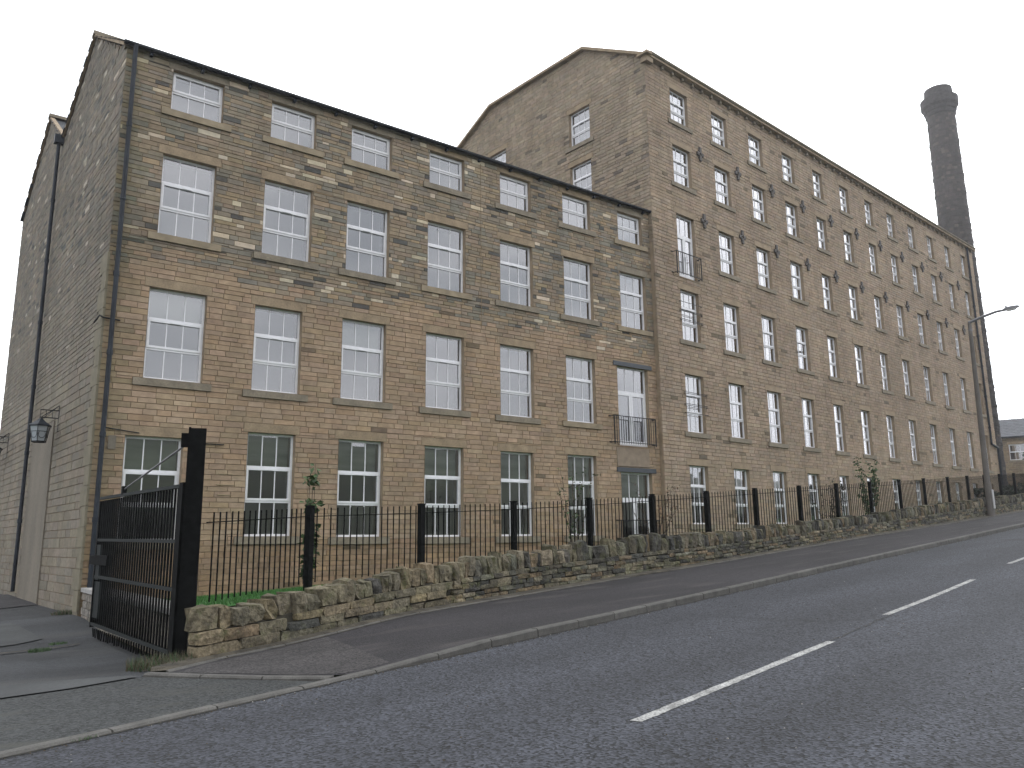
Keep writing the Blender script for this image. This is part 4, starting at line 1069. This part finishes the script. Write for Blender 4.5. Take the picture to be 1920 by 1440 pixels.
# ------------------------------------------------------------------ railings
fence = empty('railing_fence', (3.1, 10.9, .3), 'black vertical-bar railings with square posts along the mill garden', 'fence')
def post_z(x, y): return hxy(x, y)
pm_f = cached('fpost', lambda: box_mesh((-.05, -.05, -.1), (.05, .05, 1.85)))
cap_f = cached('fcap', lambda: box_mesh((-.058, -.058, 1.852), (.058, .058, 1.872)))
barm = cached('fbar', lambda: box_mesh((-.0075, -.0075, 0), (.0075, .0075, 1.15)))
bars = 0
for i, (x, y) in enumerate(FENCE):
    z = post_z(x, y)
    x2, y2 = FENCE[min(i+1, len(FENCE)-1)]; x0, y0 = FENCE[max(i-1, 0)]; ang = math.atan2(y2-y0, x2-x0)
    if i > 0: 
        o = put('post', pm_f, fence, m_black, Matrix.Translation((x, y, z)) @ Matrix.Rotation(ang, 4, 'Z')); put('post_cap', cap_f, o, m_black, Matrix.Translation((x, y, z)) @ Matrix.Rotation(ang, 4, 'Z'))
    if i == len(FENCE)-1: break
    z2 = post_z(x2, y2); a = Vector((x, y, z+1.70)); b = Vector((x2, y2, z2+1.70))
    if i == 0: a = Vector((3.08, 10.88, z+1.66))
    mb = MB(); mb.obox(a, b, .03, .014); put('rail', mb.mesh(), fence, m_black)
    n = 18 if i > 0 else 19
    for k in range(1, n):
        t = k/n; p = a.lerp(b, t)
        if bars < 298: put('bar', barm, fence, m_black, Matrix.Translation((p.x, p.y, p.z-1.02)) @ Matrix.Rotation(ang, 4, 'Z')); bars += 1
        else:
            if 'rest' not in _cache: _cache['rest'] = MB()
            _cache['rest'].box((p.x-.0085, p.y-.0085, p.z-1.02), (p.x+.0085, p.y+.0085, p.z+.13))
if 'rest' in _cache: put('bars', _cache['rest'].mesh(), fence, m_black, kind='stuff')

# ------------------------------------------------------------------ gate and its post
GP = Vector((2.86, 10.74, hxy(2.86, 10.74)))
gpost = empty('gate_post', GP, 'thick black steel gate post, about three metres tall, beside the end of the rubble wall', 'post')
mr_ = Matrix.Translation(GP) @ Matrix.Rotation(math.radians(-16), 4, 'Z')
mb = MB(); mb.box((-.10, -.10, -.2), (.10, .10, 2.86)); put('column', mb.mesh(), gpost, m_black, mr_)
mb = MB(); mb.box((-.115, -.085, -.1), (-.102, .085, 2.87)); mb.box((-.108, -.109, -.1), (-.085, -.102, 2.87)); put('flange', mb.mesh(), gpost, m_black, mr_)
mb = MB(); mb.tube([(-.125, -.02, 1.12), (-.115, -.02, 1.12)], .016, 8); mb.tube([(-.125, -.02, 1.02), (-.115, -.02, 1.02)], .016, 8); put('bolt', mb.mesh(), gpost, m_alu, mr_)
mb = MB(); mb.box((-.20, -.03, 2.62), (-.10, .03, 2.80)); put('brace_bracket', mb.mesh(), gpost, m_black, mr_)
GA = Vector((2.735, 10.86, 0)); GE = Vector((2.55, 15.30, 0)); GL = (GE-GA).length; gd = (GE-GA).normalized()
mGate = Matrix(((gd.x, -gd.y, 0, GA.x), (gd.y, gd.x, 0, GA.y), (0, 0, 1, 0), (0, 0, 0, 1)))
gate = empty('entrance_gate', (GA.x, GA.y, .25), 'tall black barred steel gate standing open beside the yard, with a diagonal tie rod', 'gate')
def gbar(name, a, b, par=gate, mt=None): mb = MB(); mb.box(a, b); return put(name, mb.mesh(), par, mt or m_black, mGate)
m_gedge = material('grey_gate_edge', (.020, .024, .024), .7, spec=.15)
zt = 2.33
for x in (0, GL-.05): gbar('stile', (x, -.03, .26), (x+.05, .03, zt))
for z in (zt, 1.63, 1.03, .27): 
    mb = MB(); mb.obox((0, 0, z), (GL, 0, z+.05), .055, .045); put('rail', mb.mesh(), gate, m_gedge, mGate)
nb = 33
for k in range(1, nb):
    x = GL*k/nb; tilt = 0
    mb = MB(); mb.box((x-.013, -.012, .30), (x+.013, .012, zt)); o = put('bar', mb.mesh(), gate, m_black, mGate)
    # spikes that hang below the bottom rail, some of them bent
    bx = rng.uniform(-.14, .14) if k > nb-7 else rng.uniform(-.02, .02)
    mb = MB(); mb.obox((x, 0, .25), (x+bx, 0, .10+rng.uniform(0, .03)), .02, .02, (0, 1, 0)); put('bar_end', mb.mesh(), o, m_black, mGate)
gbar('lock_plate', (GL-.30, -.02, 1.03), (GL-.05, .02, 1.60), mt=m_gedge)
gbar('edge_panel', (GL-.42, -.012, .42), (GL-.05, .012, 1.0), mt=m_gedge)
gbar('lock_box', (GL-.9, -.055, 1.27), (GL+.30, .045, 1.43))
mb = MB(); A_, B_ = Vector((-.05, 0, 2.86)), Vector((2.95, 0, 2.45)); mb.tube([A_, B_], .014, 8); put('tie_rod', mb.mesh(), gate, m_alu, mGate)
gbar('hinge_plate', (-.13, -.035, .22), (0, .035, zt+.04))
gbar('rod_bracket', (2.92, -.03, 2.36), (3.02, .03, 2.50))

# ------------------------------------------------------------------ street lamp
lb = Vector((37.1, 15.75, hxy(37.1, 15.75)+.08))
lamp = empty('street_lamp', lb, 'tall tapering concrete street lamp with a curved arm, at the back of the pavement', 'street lamp')
mb = MB(); mb.tube([lb - Vector((0, 0, .3)), lb + Vector((0, 0, 1.3)), lb + Vector((0, 0, 1.5)), lb + Vector((.08, -.05, 8.55))], [.148, .138, .122, .075], 12); mb.smooth = False
put('column', mb.mesh(), lamp, m_conc)
top = lb + Vector((.08, -.05, 8.55)); tp = Vector((37.83, 13.85, 11.30))
mb = MB(); mb.tube([top - Vector((0, 0, .35)), top + Vector((0, 0, .05)), top.lerp(tp, .25) + Vector((0, 0, .10)), top.lerp(tp, .55) + Vector((0, 0, .12)), top.lerp(tp, .8) + Vector((0, 0, .04))], [.085, .075, .062, .052, .045], 10)
put('arm', mb.mesh(), lamp, m_alu)
a = top.lerp(tp, .68) + Vector((0, 0, .10)); b = tp + Vector((0, 0, .02))
mb = MB()
d_ = (b-a); sdv = d_.cross(Vector((0, 0, 1))).normalized(); prof = [(0, .05, .05), (.15, .09, .09), (.5, .13, .10), (.85, .10, .07), (1, .03, .03)]
vs = []
for (t, w_, h_) in prof:
    c = a.lerp(b, t)
    vs += [c - sdv*w_ - Vector((0, 0, h_*.6)), c + sdv*w_ - Vector((0, 0, h_*.6)), c + sdv*w_*.8 + Vector((0, 0, h_*.7)), c - sdv*w_*.8 + Vector((0, 0, h_*.7))]
fs = [(4*i+k, 4*i+(k+1) % 4, 4*i+4+(k+1) % 4, 4*i+4+k) for i in range(4) for k in range(4)] + [(3, 2, 1, 0), (16, 17, 18, 19)]
mb.add(vs, fs); hd = put('lamp_head', mb.mesh(), lamp, m_alu)
mb = MB(); c = a.lerp(b, .5) - Vector((0, 0, .07)); mb.obox(a.lerp(b, .22) - Vector((0, 0, .08)), a.lerp(b, .8) - Vector((0, 0, .07)), .17, .06); put('lens', mb.mesh(), hd, material('lamp_lens', (.5, .5, .5), .2))
mb = MB(); mb.tube([a.lerp(b, .2) + Vector((0, 0, .07)), a.lerp(b, .2) + Vector((0, 0, .16))], .035, 8); put('photocell', mb.mesh(), hd, m_alu)
mb = MB(); mb.box((lb.x-.04, lb.y-.165, lb.z+.35), (lb.x+.10, lb.y-.14, lb.z+1.15)); put('access_door', mb.mesh(), lamp, material('pale_door_plate', (.42, .42, .42), .5))

# ------------------------------------------------------------------ lanterns on the gable
m_lglass = material('lantern_glass', (.38, .42, .45), .15, spec=.9)
def lantern(label, dep, z, size, lx):
    wp = Vector(Apt(dep, 0, z)); outv = Vector((-inn.x, -inn.y, 0)); t = gA
    root = empty('wall_lantern', wp, label, 'lantern', 'old lanterns on the gable wall')
    mb = MB()
    mb.obox(wp + Vector((0, 0, .22)), wp - Vector((0, 0, .38)), .03, .03)
    for dz in (.12, -.06): mb.obox(wp + Vector((0, 0, dz)), wp + outv*.40 + Vector((0, 0, dz)), .02, .022)
    for k in (.14, .27, .39): mb.obox(wp + outv*k + Vector((0, 0, -.06)), wp + outv*k + Vector((0, 0, .12)), .012, .012)
    mb.tube([wp + Vector((0, 0, .25)), wp + outv*.36 + Vector((0, 0, -.05))], .010, 6)
    put('bracket', mb.mesh(), root, m_iron)
    mb = MB(); mb.tube([wp + outv*.02 + Vector((0, 0, .24)), wp + outv*.35 + t*1.8 + Vector((0, 0, -.15)), wp + outv*.3 + t*6.8 + Vector((0, 0, .05))], .010, 5); put('stay_wire', mb.mesh(), root, m_iron)
    c = wp + outv*.37 + Vector((0, 0, -.08)); n = 6
    def ring(r, z): return [c + Vector((r*math.cos(2*math.pi*k/n+.2), r*math.sin(2*math.pi*k/n+.2), z)) for k in range(n)]
    rr = [ring(.03*size, 0), ring(.10*size, -.07), ring(.25*size, -.17), ring(.25*size, -.20)]
    vs = [v for r in rr for v in r]; fs = [(i*n+k, i*n+(k+1) % n, (i+1)*n+(k+1) % n, (i+1)*n+k) for i in range(3) for k in range(n)] + [tuple(range(n)), tuple(3*n+k for k in range(n))[::-1]]
    mb = MB(); mb.add(vs, fs); put('lantern_roof', mb.mesh(), root, m_pipe)
    a_, b_ = ring(.215*size, -.20), ring(.15*size, -.56)
    mb = MB(); mb.add(a_ + b_, [(k, (k+1) % n, n+(k+1) % n, n+k) for k in range(n)]); body_ = put('glazing', mb.mesh(), root, m_lglass)
    mb = MB()
    for k in range(n): mb.obox(a_[k], b_[k], .014, .014); mb.obox(b_[k], b_[(k+1) % n], .02, .03); mb.obox(a_[k].lerp(b_[k], .35), a_[(k+1) % n].lerp(b_[(k+1) % n], .35), .010, .012)
    for k in range(n):
        cc = (a_[k]+a_[(k+1) % n]+b_[k]+b_[(k+1) % n])/4; e = (a_[(k+1) % n]-a_[k]).normalized(); pr_ = [cc*1 + (e*math.cos(q*.628)*.075 + Vector((0, 0, math.sin(q*.628)*.09))) + (cc-c).normalized()*.012 for q in range(11)]
        mb.tube(pr_, .006, 4)
    mb.add(b_, [tuple(range(n))[::-1]]); put('lantern_frame', mb.mesh(), root, m_iron)
lantern('old six-sided iron lantern on a wall bracket, on the gable between the two rain pipes', 3.55, 4.62, 1.0, 0)
lantern('iron lantern farther back on the gable wall, at the left edge of the picture', 10.75, 4.75, 1.0, 0)

# ------------------------------------------------------------------ house beyond the chimney
hc = Vector((81.5, 30.2, hxy(81.5, 30.2))); vx = Vector((.62, -.78, 0)).normalized()
dirc = Vector((hc.x, hc.y, 0)).normalized(); hx = Vector((dirc.y, -dirc.x, 0)); hn = -dirc
house = empty('stone_house', hc, 'distant stone house with a grey slate roof, far right beyond the chimney', 'house')
mH = Matrix(((hx.x, dirc.x, 0, hc.x), (hx.y, dirc.y, 0, hc.y), (0, 0, 1, hc.z), (0, 0, 0, 1)))
Hh = 5.15
hw = [(-2.0, -.65, 3.0, 4.45), (1.8, 3.0, 3.0, 4.4), (5, 6.2, 3, 4.4), (1.8, 3.0, .6, 2.2)]
off = Matrix.Translation((-5, 0, 0))
ow = [(a+5, b+5, c, d) for (a, b, c, d) in hw]
put('wall', backing('hwall', 14, -.5, [], lambda x: Hh, ow, .3), house, m_mortarA, mH @ off)
rh = lay(14, -.3, lambda x: Hh, [h for h in ow] + [(a-.1, b+.1, d, d+.25) for (a, b, c, d) in ow], lambda z: rng.uniform(.14, .2), lambda z: rng.uniform(.3, .6), .012)
put('stonework', stones_mesh('hs', rh, [jit((.20, .15, .095), .15) for _ in rh]), house, m_stone, mH @ off, kind='stuff')
for (a, b, c, d) in ow: window(house, mH @ off, a, b, c, d, 'two_s', recess=.1, sillx=.1)
mb = MB(); mb.add([(0, .01, -.5), (0, 7, -.5), (0, 7, Hh), (0, 3.5, Hh+2.0), (0, .01, Hh)], [(4, 3, 2, 1, 0)]); mb.add([(14, .01, -.5), (14, 7, -.5), (14, 7, Hh), (14, 3.5, Hh+2.0), (14, .01, Hh)], [(0, 1, 2, 3, 4)]); mb.add([(0, 7, -.5), (14, 7, -.5), (14, 7, Hh), (0, 7, Hh)], [(3, 2, 1, 0)])
put('side_wall', mb.mesh(), house, m_mortarA, mH @ off)
mq = mH @ off
for (y0, z0, y1, z1) in ((-.3, Hh-.12, 3.5, Hh+2.05), (7.3, Hh-.12, 3.5, Hh+2.05)):
    put('roof', slate_roof('r', mq @ Vector((-.2, y0, z0)), mq @ Vector((14.2, y0, z0)), mq @ Vector((-.2, y1, z1)), mq @ Vector((14.2, y1, z1)), house, 34, 12), house, m_slate)
put('gutter', gutter_mesh(14.2, -.36, Hh-.02, .07), house, m_gutter, mq)

# ------------------------------------------------------------------ plants
def leaf_mat(name, c): 
    return material(name, attr=True, rough=.6, noise=[(9, 3, .75, 1.25, ONE)])
m_leaf = leaf_mat('leaf', None); m_bark = material('bark', (.09, .07, .05), .9, noise=[(20, 3, .7, 1.3, ONE)])
def leaves(pts, size, cols, droop=.5):
    V = []; F = []; C = []
    for (p, s) in pts:
        d = Vector((rng.normal(), rng.normal(), rng.normal(-droop, .5))).normalized(); sd_ = d.cross(Vector((rng.normal(), rng.normal(), rng.normal()))).normalized()
        L_ = size*s*rng.uniform(.7, 1.3); w_ = L_*.32; up = d.cross(sd_)*L_*.08; n0 = len(V); p = Vector(p)
        V += [p, p + d*L_*.45 + sd_*w_ + up, p + d*L_, p + d*L_*.45 - sd_*w_ + up]
        F += [(n0, n0+1, n0+2), (n0, n0+2, n0+3)]; c = jit(cols[rng.integers(len(cols))], .25); C += [c]*4
    return npmesh('leaves', [tuple(v) for v in V], F, np.array(C))
GREEN = [(.045, .085, .025), (.035, .07, .022), (.06, .10, .03)]; RED = [(.16, .06, .025), (.10, .05, .025), (.07, .06, .03)]
def sapling(label, x, y, z0, h, n_stem, n_leaf, spread, cols, lsize=.07, zones=((0, 1),), grp='young plants along the railings'):
    root = empty('sapling', (x, y, z0), label, 'sapling', grp)
    mb = MB(); pts = []
    for s in range(n_stem):
        p = Vector((x, y, z0)); a = rng.uniform(0, 6.28); path = [p.copy()]; k = 9; hh = h*(1 if s == 0 else rng.uniform(.5, .95))
        for i in range(k):
            p = p + Vector((math.cos(a)*spread/k*rng.uniform(.2, 1.5) + rng.normal(0, .012), math.sin(a)*spread/k*rng.uniform(.2, 1.5) + rng.normal(0, .012), hh/k)); path.append(p.copy())
        mb.tube(path, [.011*(1-i/(k+2)) + .002 for i in range(len(path))], 5)
        for i in range(2, len(path)):
            if rng.random() < .7:
                b = path[i] + Vector((rng.normal(0, .12), rng.normal(0, .12), rng.uniform(.05, .2)))*min(1, spread*2.5); mb.tube([path[i], b], [.004, .002], 4); 
                for _ in range(3): pts.append(path[i].lerp(b, rng.uniform(.4, 1)))
            pts += [path[i-1].lerp(path[i], rng.random()) for _ in range(3)]
    put('stem', mb.mesh(), root, m_bark)
    ok = [p for p in pts if any(a <= (p.z-z0)/h <= b for a, b in zones)]
    sel = [(ok[rng.integers(len(ok))] + Vector(rng.normal(0, .035, 3)), 1) for _ in range(n_leaf)]
    put('foliage', leaves(sel, lsize, cols), root, m_leaf)
sapling('thin dark green climber growing up the back of the first railing post', 5.12, 12.45, .85, 2.0, 4, 420, .10, GREEN, .11, ((0, .52), (.60, .74), (.82, 1)))
sapling('spindly young shrub with few leaves, left of the lower french doors', 12.75, 14.75, 1.15, 2.35, 7, 200, .42, GREEN + [(.09, .08, .04)], .07)
sapling('almost bare young shrub with russet leaves, right of the lower french doors', 15.6, 14.9, 1.2, 1.85, 10, 260, .75, RED + [(.05, .06, .03)], .05)
sapling('sparse dark shrub behind the railings beneath the middle of the tall mill', 25.2, 15.9, 1.8, 1.8, 10, 520, .7, [(.045, .05, .025), (.06, .045, .03)], .07)
sapling('tallest bushy green young plant, behind the railings at the far half of the tall mill', 29.0, 16.6, 2.0, 2.55, 7, 900, .42, GREEN, .10)
def shrub(label, x, y, z, rx, ry, rz, n, cols, size, cat='shrub', name='shrub'):
    root = empty(name, (x, y, z), label, cat); mb = MB()
    for k in range(7):
        a = rng.uniform(0, 6.28); mb.tube([(x, y, z), (x + rx*.4*math.cos(a), y + ry*.4*math.sin(a), z + rz*.9), (x + rx*.8*math.cos(a), y + ry*.8*math.sin(a), z + rz*1.5)], [.03, .02, .008], 5)
    put('stem', mb.mesh(), root, m_bark); cl = [(rng.uniform(-.8, .8), rng.uniform(-.8, .8), rng.uniform(.1, 1.6), rng.uniform(.25, .5)) for _ in range(16)]
    pts = []
    for _ in range(n):
        c = cl[rng.integers(16)]; v = rng.normal(0, 1, 3); v /= np.linalg.norm(v); v *= c[3]*rng.uniform(.5, 1)
        pts.append((Vector((x + (c[0]+v[0])*rx, y + (c[1]+v[1])*ry, z + max(.02, (c[2]+v[2])*rz))), 1))
    put('foliage', leaves(pts, size, cols, 0), root, m_leaf)
shrub('dark ivy-like bush behind the railings, right of the street lamp', 47.5, 19.4, hxy(47, 19), 2.2, 1.0, .75, 2200, [(.025, .04, .02), (.04, .055, .028), (.03, .035, .02)], .16)
shrub('green tree top in front of the distant stone house', 73.5, 26.3, hxy(73, 26), 1.6, 1.6, 2.0, 2600, [(.04, .075, .045), (.055, .09, .055)], .22, 'tree', 'small_tree')
def weeds(label, x, y, r, n, h, dead=False, z=None):
    V = []; F = []; C = []
    for _ in range(n):
        a, q = rng.uniform(0, 6.28), r*math.sqrt(rng.random()); px_, py_ = x + q*math.cos(a), y + q*.7*math.sin(a); zz = (hxy(px_, py_) if z is None else z); n0 = len(V)
        hh = h*rng.uniform(.4, 1); b = rng.uniform(0, 6.28); w_ = .006; lx, ly = rng.normal(0, .4)*hh, rng.normal(0, .4)*hh
        V += [(px_-w_*math.cos(b), py_-w_*math.sin(b), zz-.01), (px_+w_*math.cos(b), py_+w_*math.sin(b), zz-.01), (px_+lx, py_+ly, zz+hh)]; F.append((n0, n0+1, n0+2))
        C += [jit((.09, .075, .045) if (dead and rng.random() < .6) else (.045, .085, .03), .3)]*3
    me = npmesh('weeds', V, F, np.array(C)); put('weeds', me, mat=m_leaf, kind='stuff', label=label, category='weeds')
weeds('straggly dry weeds at the foot of the black gate post', 2.52, 10.45, .38, 700, .16, True)
weeds('small dark green weed tuft in the yard, the nearer of two', 1.58, 13.15, .14, 260, .05)
weeds('small green weed tuft in the yard, behind the nearer one', 1.87, 13.75, .12, 160, .03)
weeds('grass tuft growing in the kerb joint at the bottom left', 1.22, 7.38, .12, 120, .03)
weeds('yellowish weeds along the foot of the gable by the garden wall', 2.72, 18.6, .35, 500, .10, True)
# lawn blades
V = []; F = []; C = []
for _ in range(26000):
    x = rng.uniform(2.95, 12) if rng.random() < .85 else rng.uniform(12, 19); y0 = np.interp(x, wback[:, 0], wback[:, 1]); y = rng.uniform(y0, 17.95); z = gz(x, y); n0 = len(V); b = rng.uniform(0, 3.14); w_ = .006; h_ = rng.uniform(.03, .075)
    V += [(x-w_*math.cos(b), y-w_*math.sin(b), z-.01), (x+w_*math.cos(b), y+w_*math.sin(b), z-.01), (x+rng.normal(0, .02), y+rng.normal(0, .02), z+h_)]; F.append((n0, n0+1, n0+2)); C += [jit((.038, .14, .02), .25)]*3
put('grass', npmesh('grass', V, F, np.array(C)), mat=m_leaf, kind='stuff', label='bright green lawn grass between the rubble wall and the mill', category='grass')

# ------------------------------------------------------------------ thin haze
hm = bpy.data.materials.new('haze'); hm.use_nodes = True; t = hm.node_tree; t.nodes.clear()
o_ = t.nodes.new('ShaderNodeOutputMaterial'); pv = t.nodes.new('ShaderNodeVolumePrincipled'); pv.inputs['Density'].default_value = .0007
pv.inputs['Color'].default_value = (.93, .94, 1, 1); pv.inputs['Anisotropy'].default_value = .55
t.links.new(pv.outputs[0], o_.inputs['Volume'])
mb = MB(); mb.box((-620, -520, -6), (920, 920, 42)); put('haze', mb.mesh(), mat=hm, kind='stuff')
